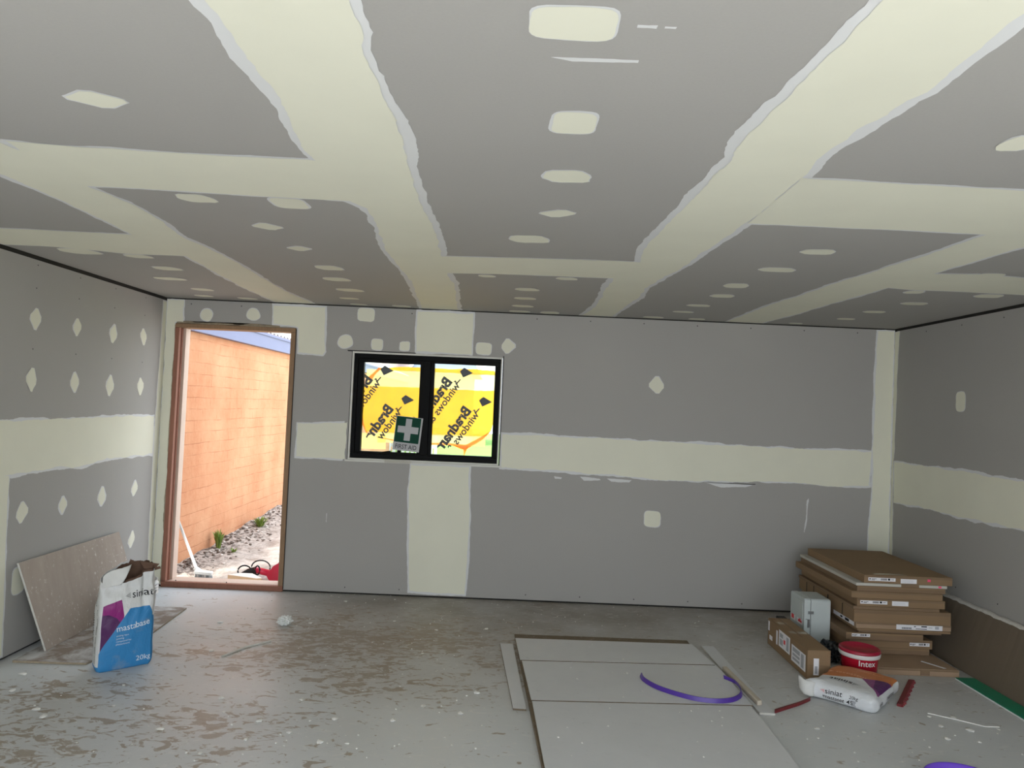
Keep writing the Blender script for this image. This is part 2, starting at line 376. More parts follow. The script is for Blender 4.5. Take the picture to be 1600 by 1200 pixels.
# ceiling
CB = {'A': {'L': [(2.213, -4.717), (2.212, -4.648), (2.211, -4.575), (2.203, -4.488), (2.208, -4.431), (2.213, -4.333), (2.218, -4.248), (2.215, -4.172), (2.201, -4.078), (2.186, -3.966), (2.18, -3.866), (2.185, -3.764), (2.176, -3.497), (2.192, -3.255), (2.237, -3.158), (2.243, -3.025), (2.235, -2.831), (2.206, -2.566), (2.189, -2.34), (2.189, -2.088), (2.197, -1.698), (2.188, -1.35), (2.158, -0.788), (2.114, -0.154), (2.111, 0.192)], 'R': [(2.566, -4.746), (2.561, -4.621), (2.544, -4.518), (2.547, -4.461), (2.556, -4.411), (2.556, -4.331), (2.559, -4.231), (2.569, -4.131), (2.567, -4.048), (2.571, -3.971), (2.559, -3.826), (2.545, -3.695), (2.544, -3.513), (2.537, -3.301), (2.544, -3.056), (2.551, -2.828), (2.549, -2.563), (2.528, -2.265), (2.522, -1.712), (2.532, -1.389), (2.517, -1.038), (2.491, -0.562), (2.469, 0.135)]}, 'B': {'R': [(1.209, -3.813), (1.235, -3.657), (1.227, -3.3), (1.27, -3.098), (1.27, -2.778), (1.215, -2.43), (1.244, -2.193), (1.248, -1.824), (1.241, -1.468), (1.21, -0.672), (1.25, -0.034)], 'L': [(0.923, -3.393), (0.937, -3.186), (0.949, -3.086), (0.943, -2.976), (0.947, -2.859), (0.943, -2.72), (0.93, -2.46), (0.952, -2.198), (0.965, -1.911), (0.945, -1.594), (0.919, -1.274), (0.898, -0.736), (0.888, -0.036)]}, 'C': {'L': [(3.529, -4.826), (3.525, -4.715), (3.517, -4.59), (3.514, -4.508), (3.51, -4.395), (3.501, -4.282), (3.497, -4.16), (3.496, -4.075), (3.507, -4.013), (3.513, -3.952), (3.507, -3.755), (3.5, -3.546), (3.5, -3.393), (3.494, -3.22), (3.485, -3.001), (3.477, -2.814), (3.48, -2.592), (3.516, -2.33), (3.483, -2.105), (3.455, -1.791), (3.456, -1.484), (3.474, -1.166), (3.492, -0.63), (3.446, 0.057)], 'R': [(3.865, -4.77), (3.867, -4.725), (3.873, -4.672), (3.868, -4.606), (3.877, -4.521), (3.88, -4.452), (3.862, -4.402), (3.861, -4.315), (3.845, -4.248), (3.838, -4.138), (3.826, -4.086), (3.829, -3.993), (3.843, -3.894), (3.851, -3.811), (3.859, -3.529), (3.858, -3.18), (3.855, -2.975), (3.839, -2.681), (3.835, -2.499), (3.832, -2.279), (3.791, -1.919), (3.757, -1.515), (3.799, -1.114), (3.773, -0.685), (3.754, 0.081)]}, 'D': {'L': [(4.824, -3.402), (4.803, -3.167), (4.799, -2.999), (4.795, -2.81), (4.77, -2.545), (4.75, -2.218), (4.716, -1.893), (4.713, -1.523), (4.669, -1.07), (4.674, -0.076)], 'R': [(5.124, -2.974), (5.112, -2.732), (5.102, -2.361), (5.108, -2.105), (5.099, -1.881), (5.087, -1.55), (5.062, -1.193), (5.059, -0.712), (5.009, -0.11)]}, 'b1': {'L': [(1.215, -3.822), (1.328, -3.804), (1.444, -3.79), (1.549, -3.791), (1.667, -3.776), (1.873, -3.766), (2.021, -3.767), (2.185, -3.764), (2.272, -3.756)], 'R': [(1.10, -3.28), (1.227, -3.3), (1.362, -3.303), (1.606, -3.289), (1.874, -3.259), (2.026, -3.256), (2.192, -3.255), (2.254, -3.246)]}, 'b2': {'L': [(0.297, -2.478), (0.612, -2.469), (0.93, -2.46), (1.058, -2.456)], 'R': [(-0.018, -2.019), (0.206, -2.031), (0.387, -2.001), (0.642, -1.896), (0.965, -1.911), (1.017, -1.904)]}, 'b3': {'L': [(2.465, -2.252), (2.528, -2.265), (2.775, -2.285), (3.046, -2.31), (3.28, -2.328), (3.516, -2.33), (3.568, -2.324)], 'R': [(2.452, -1.717), (2.523, -1.734), (2.765, -1.772), (2.995, -1.785), (3.263, -1.787), (3.455, -1.791), (3.572, -1.776)]}, 'b4': {'L': [(3.807, -3.805), (3.862, -3.8), (4.022, -3.795), (4.172, -3.79), (4.366, -3.783), (4.561, -3.777)], 'R': [(3.82, -3.174), (3.858, -3.18), (4.161, -3.181), (4.451, -3.18), (4.666, -3.175), (4.803, -3.167), (4.988, -3.168)]}, 'b5': {'L': [(5.019, -2.359), (5.102, -2.361), (5.29, -2.407), (5.556, -2.36)], 'R': [(5.022, -1.884), (5.099, -1.881), (5.231, -1.846), (5.529, -1.857), (5.917, -1.844)]}}
b = MB(); b.box(-.13, W + .13, FRONT - .12, .115, H, H + .05); b.box(-.3, W + .3, FRONT - .3, .25, H + .32, H + .40)
t3 = lambda x, y, h: (x, y, H - h)
def runout(P): return [(P[0][0], FRONT + .02)] + [p for p in P if p[1] < -.02] + [(P[-1][0], -.002)]
ext = {'A': 0, 'B': 0, 'C': 0, 'D': 0}
for k in 'ABCD':
    L, Rr = runout(CB[k]['L']), runout(CB[k]['R']); coat(b, L + Rr[::-1], t3, 1, 2, edge=.03 if k in 'AC' else .02, amp=.006)
for k in ('b1', 'b2', 'b3', 'b4', 'b5'):
    L, Rr = [list(p) for p in CB[k]['L']], [list(p) for p in CB[k]['R']]
    if k in ('b2',): L.insert(0, [.002, L[0][1]]); Rr.insert(0, [.002, Rr[0][1]]); L = [p for p in L if p[0] > 0]; Rr = [p for p in Rr if p[0] > 0]
    if k == 'b5': L.append([W - .002, L[-1][1]]); Rr.append([W - .002, Rr[-1][1]])
    if k == 'b4': L.append([4.98, -3.775])
    coat(b, [tuple(p) for p in L + Rr[::-1]], t3, 1, 2, edge=.014)
for i, (x, y, w, h) in enumerate([(2.987, -4.694, 0.198, 0.146), (3.036, -4.168, 0.14, 0.169), (3.051, -3.695, 0.173, 0.152), (3.055, -3.214, 0.185, 0.147), (2.952, -2.736, 0.198, 0.171), (3.21, -1.728, 0.145, 0.11), (2.724, -1.696, 0.11, 0.089), (2.982, -1.25, 0.171, 0.134), (2.979, -0.839, 0.166, 0.126), (2.969, -0.427, 0.179, 0.128), (2.951, 0.014, 0.182, 0.127), (3.202, -0.03, 0.168, 0.167), (1.723, -4.183, 0.208, 0.152), (1.584, -3.203, 0.156, 0.138), (1.961, -3.188, 0.153, 0.169), (1.731, -2.762, 0.171, 0.168), (1.747, -2.279, 0.159, 0.152), (1.771, -1.742, 0.176, 0.174), (1.721, -1.327, 0.184, 0.156), (1.712, -0.871, 0.201, 0.155), (1.613, -0.433, 0.16, 0.109), (1.619, -0.034, 0.148, 0.083), (1.976, 0.009, 0.158, 0.126), (0.37, -1.926, 0.231, 0.18), (0.674, -1.848, 0.169, 0.124), (0.666, -1.464, 0.184, 0.147), (0.49, -1.041, 0.222, 0.145), (0.524, -0.573, 0.165, 0.138), (0.389, -0.21, 0.153, 0.118), (0.727, -0.169, 0.163, 0.119), (4.27, -4.165, 0.099, 0.138), (4.313, -2.736, 0.167, 0.132), (4.287, -2.275, 0.202, 0.135), (4.237, -1.741, 0.158, 0.175), (4.269, -1.338, 0.164, 0.156), (4.235, -0.866, 0.176, 0.125), (4.211, -0.498, 0.17, 0.107), (4.06, -0.03, 0.18, 0.125), (4.419, -0.071, 0.146, 0.123), (5.295, -1.79, 0.12, 0.128), (5.525, -1.368, 0.173, 0.128), (5.482, -0.928, 0.165, 0.122), (5.475, -0.503, 0.145, 0.107), (5.239, -0.105, 0.12, 0.081), (5.368, -2.388, 0.149, 0.096), (5.755, -1.77, 0.176, 0.151)]):
    sh = 'square' if i in (0, 1, 14) else ('diamond' if i in (3, 12, 15, 16) else 'slant')
    if y > -.1: y = -.1
    coat(b, blob_poly(x, y, w, h, sh, i + 80), t3, 1, 2, edge=.006, amp=.003)
for pts in ([(3.12, -4.70), (3.16, -4.702), (3.16, -4.688), (3.12, -4.69)], [(3.175, -4.70), (3.20, -4.70), (3.20, -4.69), (3.175, -4.69)], [(2.95, -4.545), (3.15, -4.55), (3.15, -4.535), (3.0, -4.53)]):
    P = outline(pts, 0, 3, .002, .01); b.add([t3(x, y, .0005) for x, y in P], [tuple(range(len(P)))], 2)
struct(b.build('ceiling', ['board', 'comp', 'feath']))
# near-black strips paint the shade of the open gap, no cornice fixed yet
for nm, x0, x1 in (('gap_shade_left', -.012, .0), ('gap_shade_right', W, W + .012)):
    b = MB(); b.box(x0, x1, FRONT, 0, 2.3745 if x0 < 0 else 2.3785, 2.3995); struct(b.build(nm, 'gap'))

# ------------------------------------------------------------------ door frame (no leaf hung yet)
d = bpy.data.objects.new('door_1', None); C.objects.link(d); d.location = (.59, 0, 0); ORG['door_1'] = Vector((.59, 0, 0)); d['kind'] = 'structure'
b = MB(); b.box(.087, .122, -.012, .14, .046, 2.152, 0); b.box(.122, .131, .03, .05, .046, 2.152, 0); b.box(.122, .150, .055, .14, .046, 2.152, 1); b.build('jamb', ['jamb_red', 'jamb_pale'], d, bevel=.002)
b = MB(); b.box(1.052, 1.090, -.012, .14, .046, 2.152, 0); b.box(1.046, 1.052, .03, .05, .046, 2.152, 0); b.build('jamb', ['jamb'], d, bevel=.002)
b = MB(); b.box(.087, 1.090, -.014, .14, 2.153, 2.186); b.build('head', 'jamb', d, bevel=.002)
b = MB(); b.box(.087, 1.090, -.016, .02, .0, .045, 0); b.box(.087, 1.090, .0205, .16, .0, .046, 1); b.build('sill', ['jamb_red', 'jamb_pale'], d, bevel=.002)  # pale rear part paints the sill top as lit from outside

# ------------------------------------------------------------------ window
t = NT('window_glass'); t.t.nodes.remove(t.b)
tr = t.n('ShaderNodeBsdfTransparent'); tr.inputs[0].default_value = (.94, .96, .95, 1); gl = t.n('ShaderNodeBsdfGlossy'); gl.inputs['Roughness'].default_value = .02
mx = t.n('ShaderNodeMixShader'); mx.inputs[0].default_value = .012; t.l(tr.outputs[0], mx.inputs[1]); t.l(gl.outputs[0], mx.inputs[2])
t.l(mx.outputs[0], [n for n in t.t.nodes if n.type == 'OUTPUT_MATERIAL'][0].inputs['Surface']); M['glass'] = t.m
w = bpy.data.objects.new('window_1', None); C.objects.link(w); w.location = (2.2, 0, 1.12); ORG['window_1'] = Vector((2.2, 0, 1.12)); w['kind'] = 'structure'
b = MB(); x0, x1, z0, z1 = 1.590, 2.818, 1.128, 2.002
b.box(x0, x1, .006, .085, z0, z0 + .042); b.box(x0, x1, .006, .085, z1 - .040, z1); b.box(x0, x0 + .032, .006, .085, z0 + .0425, z1 - .0405); b.box(x1 - .028, x1, .006, .085, z0 + .0425, z1 - .0405)
b.box(2.170, 2.232, .006, .085, z0 + .0425, z1 - .0405); b.build('frame', 'black_alu', w, bevel=.003)
def sash(ax, bx, az, bz, gx0, gx1, gz0, gz1):
    b = MB(); b.box(ax, bx, .02, .075, az, gz0); b.box(ax, bx, .02, .075, gz1, bz); b.box(ax, gx0, .02, .075, gz0, gz1); b.box(gx1, bx, .02, .075, gz0, gz1)
    o = b.build('sash', 'black_alu', w, bevel=.002); p = MB(); p.box(gx0 - .004, gx1 + .004, .046, .050, gz0 - .004, gz1 + .004); p.build('pane', 'glass', o)
sash(1.6225, 2.1695, 1.1705, 1.9615, 1.670, 2.142, 1.185, 1.930); sash(2.2325, 2.7895, 1.1705, 1.9615, 2.262, 2.770, 1.183, 1.945)
b = MB(); rx0, rx1, rz0, rz1 = 1.574, 2.830, 1.114, 2.017
b.box(rx0, rx1, -.010, .10, rz0, 1.1275); b.box(rx0, rx1, -.008, .10, 2.0025, rz1); b.box(rx0, 1.5895, -.008, .10, 1.128, 2.002); b.box(2.8185, rx1, -.008, .10, 1.128, 2.002)
b.box(1.552, 2.86, -.012, -.0015, 1.098, 1.113)
b.build('reveal', 'white_trim', w, bevel=.0015)
b = MB(); b.box(1.885, 2.10, -.022, -.0125, 1.101, 1.122); b.build('packer', 'foam', w)
b = MB(); b.box(1.90, 2.14, -.006, .0055, 1.171, 1.190); b.lathe([(0, 0), (.018, 0), (.016, .02), (0, .022)], (2.0, -.005, 1.187), 16); b.tube([(1.93, -.006, 1.195), (1.87, -.012, 1.185), (1.83, -.012, 1.172)], .006); b.build('winder', 'black_alu', w, bevel=.002)

# plastic film taped over the outside of the window
t = NT('yellow_film'); t.t.nodes.remove(t.b); v = t.coord()
col = t.mix(t.noise(v, 9, 5, .6, .6), (.72, .33, .005, 1), (.84, .49, .016, 1))
tl = t.n('ShaderNodeBsdfTranslucent'); t.l(col, tl.inputs[0]); df = t.n('ShaderNodeBsdfDiffuse'); t.l(col, df.inputs[0]); tp = t.n('ShaderNodeBsdfTransparent'); tp.inputs[0].default_value = (.9, .62, .06, 1)
m1 = t.n('ShaderNodeMixShader'); m1.inputs[0].default_value = .10; t.l(tl.outputs[0], m1.inputs[1]); t.l(df.outputs[0], m1.inputs[2])
m2 = t.n('ShaderNodeMixShader'); m2.inputs[0].default_value = .15; t.l(m1.outputs[0], m2.inputs[1]); t.l(tp.outputs[0], m2.inputs[2])
t.l(m2.outputs[0], [n for n in t.t.nodes if n.type == 'OUTPUT_MATERIAL'][0].inputs['Surface']); M['film'] = t.m
def film2(name, c, tc, k):
    t = NT(name); t.t.nodes.remove(t.b); tl = t.n('ShaderNodeBsdfTranslucent'); tl.inputs[0].default_value = c; tp = t.n('ShaderNodeBsdfTransparent'); tp.inputs[0].default_value = tc
    m2 = t.n('ShaderNodeMixShader'); m2.inputs[0].default_value = k; t.l(tl.outputs[0], m2.inputs[1]); t.l(tp.outputs[0], m2.inputs[2])
    t.l(m2.outputs[0], [n for n in t.t.nodes if n.type == 'OUTPUT_MATERIAL'][0].inputs['Surface']); return t.m
M['film_fold'] = film2('folded_film', (.75, .22, .01, 1), (1, .5, .05, 1), .1)
M['clear_tape'] = film2('clear_tape', (.80, .66, .22, 1), (1, 1, .80, 1), .25)
FP = [(1.638, 1.699), (1.698, 1.814), (1.776, 1.891), (2.102, 1.916), (2.256, 1.905), (2.766, 1.91), (2.787, 1.667), (2.768, 1.416), (2.739, 1.369), (2.69, 1.321), (2.542, 1.224), (2.438, 1.255), (2.255, 1.257), (2.03, 1.268), (1.897, 1.283), (1.805, 1.309), (1.712, 1.336), (1.657, 1.415)]
fm = thing('protective_film', (2.2, .11, 1.6), 'yellow printed plastic film taped over the outside of the black window', 'plastic film')
P = outline(FP, 0, 4, .006, .02)
def film_span(z):
    xs_ = []
    for i in range(len(FP)):
        (xa, za), (xb, zb) = FP[i], FP[i - 1]
        if (za > z) != (zb > z): xs_.append((xb - xa) * (z - za) / (zb - za) + xa)
    return min(xs_), max(xs_)
for (za, zb) in ((1.2245, 1.262), (1.345, 1.737), (1.872, 1.909)):      # three pieces of film, bridged by clear tape
    zs = [za + (zb - za) * k / 24 for k in range(25)]; lo = [(film_span(z)[0], z) for z in zs]; hi = [(film_span(z)[1], z) for z in zs]
    P2 = outline(lo + hi[::-1], 0, za * 9, .003, .02); V2, _, F2 = delaunay_2d_cdt([Vector(p) for p in P2], [(i, (i + 1) % len(P2)) for i in range(len(P2))], [], 1, 1e-5)[:3]
    b = MB(); b.add([(q.x, .102 + .004 * noise.noise(Vector((q.x * 8, q.y * 8, 0))), q.y) for q in V2], [tuple(f) for f in F2]); b.build('film_sheet', 'film', fm)
for poly in ([(1.69, 1.80), (1.78, 1.895), (1.80, 1.88), (1.75, 1.83), (1.71, 1.76)], [(1.655, 1.42), (1.70, 1.33), (1.72, 1.33), (1.69, 1.37), (1.665, 1.46)], [(2.25, 1.262), (2.44, 1.26), (2.53, 1.23), (2.535, 1.17), (2.56, 1.235), (2.70, 1.33), (2.76, 1.40), (2.68, 1.345), (2.55, 1.27), (2.44, 1.275), (2.25, 1.275)], [(1.78, 1.312), (2.03, 1.272), (2.03, 1.262), (1.80, 1.302)]):
    P2 = outline(poly, 0, 8, .003, .01); b = MB(); b.add([(x, .098, z) for x, z in P2], [tuple(range(len(P2)))]); b.build('folded_edge', 'film_fold', fm)
for q, (a0, a1, c0, c1) in enumerate(((1.68, 2.15, 1.733, 1.876), (2.24, 2.79, 1.735, 1.878), (1.64, 1.87, 1.20, 1.335), (1.80, 2.15, 1.258, 1.35), (2.24, 2.71, 1.258, 1.35))):
    P2 = outline([(a0, c0), (a1, c0 + .005), (a1, c1), (a0, c1)], 0, 3, .003, .02); b = MB(); b.add([(x, .0965 - q * .0004, z) for x, z in P2], [tuple(range(len(P2)))]); b.build('tape_strip', 'clear_tape', fm)
b = MB()
dv, uv_ = Vector((-.555, -.832)), Vector((-.832, .555))
def film_fn(ox, oz, du=0, dw=0):
    return lambda u, v_: ((ox + (u + du) * dv.x + (v_ + dw) * uv_.x), .0940, (oz + (u + du) * dv.y + (v_ + dw) * uv_.y))
for (ox, oz) in ((1.737, 1.790), (1.925, 1.548), (2.412, 1.800), (2.585, 1.560)):
    put_text(b, "Bradnam's", film_fn(ox, oz), .120, .045, 0)
    put_text(b, "windows & doors", film_fn(ox, oz, -.010, -.074), .088, .022, 0)
    lx, lz = ox + .058, oz + .045
    for poly in ([(0, .046), (.036, .078), (.112, .036), (.030, -.006)], [(-.052, -.049), (-.038, -.033), (-.028, -.035), (-.024, -.051), (.004, -.019), (.012, -.025), (-.012, -.055), (-.022, -.073), (-.032, -.065), (-.036, -.047)]):
        b.add([(lx + x, .0942, lz + z) for x, z in poly], [tuple(range(len(poly)))])
# only what lies on the film itself
keep = MB(); xs = [p[0] for p in P]
def inside(x, z):
    c = False
    for i in range(len(FP)):
        (x1_, z1_), (x2_, z2_) = FP[i], FP[i - 1]
        if (z1_ > z) != (z2_ > z) and x < (x2_ - x1_) * (z - z1_) / (z2_ - z1_) + x1_: c = not c
    return c
keep.v = b.v
for f in b.f:
    if any(inside(b.v[i][0], b.v[i][2]) for i in f): keep.f.append(f); keep.mi.append(0)
keep.build('film_print', 'ink', fm)

# first aid sign standing on the bottom rail, tilted a little
M['sign_green'] = simple('sign_green', (.004, .055, .032, 1), .6, .15); M['sign_white'] = simple('sign_white', (.50, .50, .51, 1), .6, .2, var=.04)
sg = thing('first_aid_sign', (2.05, -.02, 1.19), 'green and white first aid sign standing against the lower middle of the black window', 'sign')
ang = math.radians(-4.5); so = Vector((1.945, -.012, 1.193)); sx = Vector((math.cos(ang), 0, math.sin(ang))); sz = Vector((-math.sin(ang), .03, math.cos(ang))).normalized(); so = Vector((1.945, -.014, 1.212))
def spt(u, v_, h=0): return so + u * sx + v_ * sz + Vector((0, -h, 0))
def splate(u0, u1, v0, v1, h0, h1, mb, mi): 
    c = (spt(u0, v0, h0) + spt(u1, v1, h1)) / 2; mb.obox(c, sx * (u1 - u0) / 2, Vector((0, -(h1 - h0) / 2, 0)), sz * (v1 - v0) / 2, mi)
b = MB(); splate(0, .222, 0, .285, 0, .003, b, 0); b.build('sign_plate', 'sign_white', sg)
b = MB(); splate(.004, .208, .068, .281, .003, .0036, b, 0); b.build('green_field', 'sign_green', sg)
b = MB(); splate(.083, .134, .085, .268, .0036, .0044, b, 0); splate(.022, .0829, .148, .204, .0036, .0044, b, 0); splate(.1341, .195, .148, .204, .0036, .0044, b, 0); b.build('white_cross', 'sign_white', sg)
b = MB(); put_text(b, 'FIRST AID', lambda u, v_: spt(.108 + u, .016 + v_, .004), .052, .004, align='C', width=.80); b.build('sign_lettering', 'ink', sg)

# ------------------------------------------------------------------ outside, seen through the door and the window
t = NT('painted_brick'); v = t.coord(); sp_ = t.n('ShaderNodeSeparateXYZ'); t.l(v, sp_.inputs[0]); cb = t.n('ShaderNodeCombineXYZ')
wv = t.math('MULTIPLY', t.math('SUBTRACT', t.noise(v, 2.2, 3), .5), .03)
t.l(sp_.outputs['Y'], cb.inputs[0]); t.l(t.math('ADD', sp_.outputs['Z'], wv), cb.inputs[1])
br = t.n('ShaderNodeTexBrick'); t.l(cb.outputs[0], br.inputs['Vector']); br.inputs['Scale'].default_value = 1; br.inputs['Brick Width'].default_value = .36; br.inputs['Row Height'].default_value = .112
br.inputs['Mortar Size'].default_value = .0045; br.inputs['Mortar Smooth'].default_value = .3
br.inputs['Color1'].default_value = (.58, .27, .14, 1); br.inputs['Color2'].default_value = (.66, .26, .105, 1); br.inputs['Mortar'].default_value = (.66, .26, .105, 1)
gate = t.ramp(t.noise(t.coord((1, 1, 3)), 3.2, 5, .65), [(.44, 0.0), (.60, 1.0)])
c = t.mix(t.ramp(t.noise(v, 1.7, 6, .65), [(.36, 0.0), (.64, 1.0)]), (.50, .20, .095, 1), (.60, .31, .17, 1))
c = t.mix(t.math('MULTIPLY', t.noise(v, 14, 4), .5), c, (.62, .35, .20, 1))
c = t.mix(t.math('MULTIPLY', t.math('MULTIPLY', br.outputs['Fac'], gate), .6), c, (.36, .13, .06, 1))
t.bump(t.math('SUBTRACT', t.noise(v, 18, 4), t.math('MULTIPLY', br.outputs['Fac'], 1.2)), .45, .012); M['brick'] = t.done(c, .85, .2)
M['fascia'] = simple('blue_grey_gutter', (.14, .155, .27, 1), .5, .4, var=.05); M['roof'] = simple('roof_steel', (.66, .68, .66, 1), .5, .4)
bw = thing('brick_wall', (-.23, 6, 0), 'orange painted brick wall running back beyond the doorway', 'wall'); bw['kind'] = 'structure'
b = MB(); b.box(-.36, -.12, .30, 16, -.4, 2.19); b.build('brickwork', 'brick', bw)
b = MB(); b.box(-.36, -.06, .28, 16, 2.192, 2.36); b.box(-.062, -.045, .28, 16, 2.34, 2.372); b.build('gutter', 'fascia', bw)
b = MB()
N = 110
for i in range(N):
    y0 = .28 + i * .14
    b.add([(-.05, y0, 2.375), (-.05, y0 + .07, 2.40), (-.05, y0 + .14, 2.375), (-3.2, y0 + .14, 3.6), (-3.2, y0 + .07, 3.62), (-3.2, y0, 3.6)], [(0, 1, 4, 5), (1, 2, 3, 4)])
b.build('corrugated_roof', 'roof', bw)
t = NT('bare_soil'); v = t.coord(); sp_ = t.n('ShaderNodeSeparateXYZ'); t.l(v, sp_.inputs[0])
c = t.mix(t.ramp(t.noise(v, 4, 6, .7), [(.35, 0.0), (.6, 1.0)]), (.38, .31, .26, 1), (.70, .63, .56, 1))
px_ = t.n('ShaderNodeMapRange'); t.l(sp_.outputs['X'], px_.inputs[0]); px_.inputs[1].default_value = .02; px_.inputs[2].default_value = .42
c = t.mix(px_.outputs[0], t.mix(t.ramp(t.noise(v, 22, 5, .7), [(.42, 0.0), (.56, 1.0)]), (.13, .10, .085, 1), (.55, .48, .42, 1)), c)
gy = t.n('ShaderNodeMapRange'); t.l(sp_.outputs['Y'], gy.inputs[0]); gy.inputs[1].default_value = 6.5; gy.inputs[2].default_value = 7.5
c = t.mix(gy.outputs[0], c, t.mix(t.noise(v, 30, 4), (.10, .25, .04, 1), (.28, .48, .12, 1)))
t.bump(t.noise(v, 30, 6, .75), .6, .03); M['soil'] = t.done(c, .95, .1)
def gz(x, y):
    z = -.07 + .047 * min(y, 7) + .035 * noise.noise(Vector((x * 3, y * 3, 0))) + .018 * noise.noise(Vector((x * 11, y * 11, 2)))
    if x < .25: z += .05 * (1 - max(x + .12, 0) / .37)
    m = math.exp(-((x - 1.35) / .45) ** 2 - ((y - 2.2) / .8) ** 2); z += .28 * m
    if y < .75: z -= (.75 - y) * .08
    return z
b = MB(); nx, ny = 150, 150
def gx_(i): return -.13 + 10.5 * (i / nx) ** 2.0
def gy_(j): return .165 + 29.8 * (j / ny) ** 2.0
vs = [(gx_(i), gy_(j), gz(gx_(i), gy_(j))) for j in range(ny + 1) for i in range(nx + 1)]
b.add(vs, [(j * (nx + 1) + i, j * (nx + 1) + i + 1, (j + 1) * (nx + 1) + i + 1, (j + 1) * (nx + 1) + i) for j in range(ny) for i in range(nx)])
struct(b.build('ground', 'soil', smooth=True))
b = MB(); b.box(-30, 36, -45, FRONT - .13, -.16, -.04); M['drive'] = simple('driveway_concrete', (.62, .61, .59, 1), .85, var=.08, scale=2); struct(b.build('driveway', 'drive'))

def rock(mb, c, r, rnd, mi=0):
    bm = bmesh.new(); bmesh.ops.create_icosphere(bm, subdivisions=1, radius=1); s_ = rnd.uniform(0, 50); vs = []
    for q in bm.verts:
        d = q.co.normalized(); k = 1 + .55 * noise.noise(d * 1.4 + Vector((s_, 0, 0))); vs.append((c[0] + d.x * r * k, c[1] + d.y * r * k * rnd.uniform(.9, 1.1), c[2] + d.z * r * .6 * k))
    mb.add(vs, [tuple(q.index for q in f.verts) for f in bm.faces], mi); bm.free()
M['clod'] = simple('soil_clods', (.17, .135, .11, 1), .95, var=.5, scale=14); M['clod2'] = simple('pale_rubble', (.70, .65, .60, 1), .95, var=.3, scale=14)
b = MB(); rnd = random.Random(3)
for i in range(480):
    x = -.12 + abs(rnd.gauss(0, .17)) + .01; y = .5 + rnd.random() ** 1.3 * 6.5; r = rnd.uniform(.006, .022)
    if rnd.random() < .25: x = 1.0 + rnd.gauss(.1, .2); y = rnd.uniform(1.2, 3)
    x = max(x, -.085)
    if (x < .42 and y < .68) or (x > .36 and y < 1.0): continue
    rock(b, (x, y, gz(x, y) + r * .2), r, rnd, 0 if rnd.random() < .86 else 1)
tag(b.build('rubble', ['clod', 'clod2']), 'dark soil clods and pale rubble along the foot of the orange brick wall', 'rubble', kind='stuff')
M['leaf'] = simple('weed_green', (.20, .29, .06, 1), .6, var=.5, scale=20)
for (x, y, hh, nb, sp, lab) in ((-.03, 1.50, .26, 60, .07, 'tall tuft of green weed against the brick wall, nearest the doorway'), (.05, 2.55, .17, 60, .12, 'low spreading green weed further along the brick wall'),
        (-.02, 4.4, .22, 60, .20, 'pale green weeds at the far end of the brick wall, beside the right door jamb'), (.16, 1.42, .06, 24, .06, 'small sprig of weed on the open soil in front of the tall tuft')):
    b = MB()
    for k in range(nb):
        a = rnd.uniform(0, 2 * PI); rr = rnd.uniform(0, .3) * sp; bx, by = x + rr * math.cos(a), y + rr * math.sin(a); ln = hh * rnd.uniform(.5, 1); ox, oy = sp * math.cos(a) * rnd.uniform(.3, 1), sp * math.sin(a) * rnd.uniform(.3, 1)
        z = gz(bx, by) - .01; wd = .006; px, py = -math.sin(a) * wd, math.cos(a) * wd
        p = [(max(bx + ox * s_, -.115), by + oy * s_, z + ln * (s_ ** .7) - (ln * .25 * s_ * s_)) for s_ in (0, .4, .75, 1)]
        vs = []
        for q, (X, Y, Z) in enumerate(p):
            kk = (1, 1.2, .8, .1)[q]; vs += [(X - px * kk, Y - py * kk, Z), (X + px * kk, Y + py * kk, Z)]
        b.add(vs, [(0, 1, 3, 2), (2, 3, 5, 4), (4, 5, 7, 6)])
    tag(b.build('weed', 'leaf', origin=(x, y, gz(x, y))), lab, 'plant', 'weeds along the brick wall')
# brush leaning on the brick wall
M['pale_handle'] = simple('pale_painted_handle', (.72, .74, .72, 1), .5); M['bristle'] = simple('grey_bristles', (.38, .42, .44, 1), .8, var=.3, scale=60); M['head_white'] = simple('white_plastic', (.78, .80, .78, 1), .4)
br_ = thing('broom', (.19, .52, -.05), 'white broom standing outside against the orange brick wall', 'broom')
b = MB(); b.tube([(-.105, .595, .545), (.16, .52, .03)], [.011, .013], 12); b.build('handle', 'pale_handle', br_, smooth=True)
b = MB(); b.tube([(.145, .52, .045), (.185, .53, .0)], [.018, .03], 12); b.obox((.22, .53, .0), (.075, .01, -.008), (-.006, .035, 0), (.002, 0, .014)); b.build('broom_head', 'head_white', br_, bevel=.006)
b = MB()
for k in range(70): 
    u = rnd.uniform(-.07, .07); w_ = rnd.uniform(-.028, .028); b.tube([(.22 + u, .53 + w_, -.012), (.222 + u * 1.15, .53 + w_ * 1.4, -.062)], .0022, 4)
b.build('bristles', 'bristle', br_)
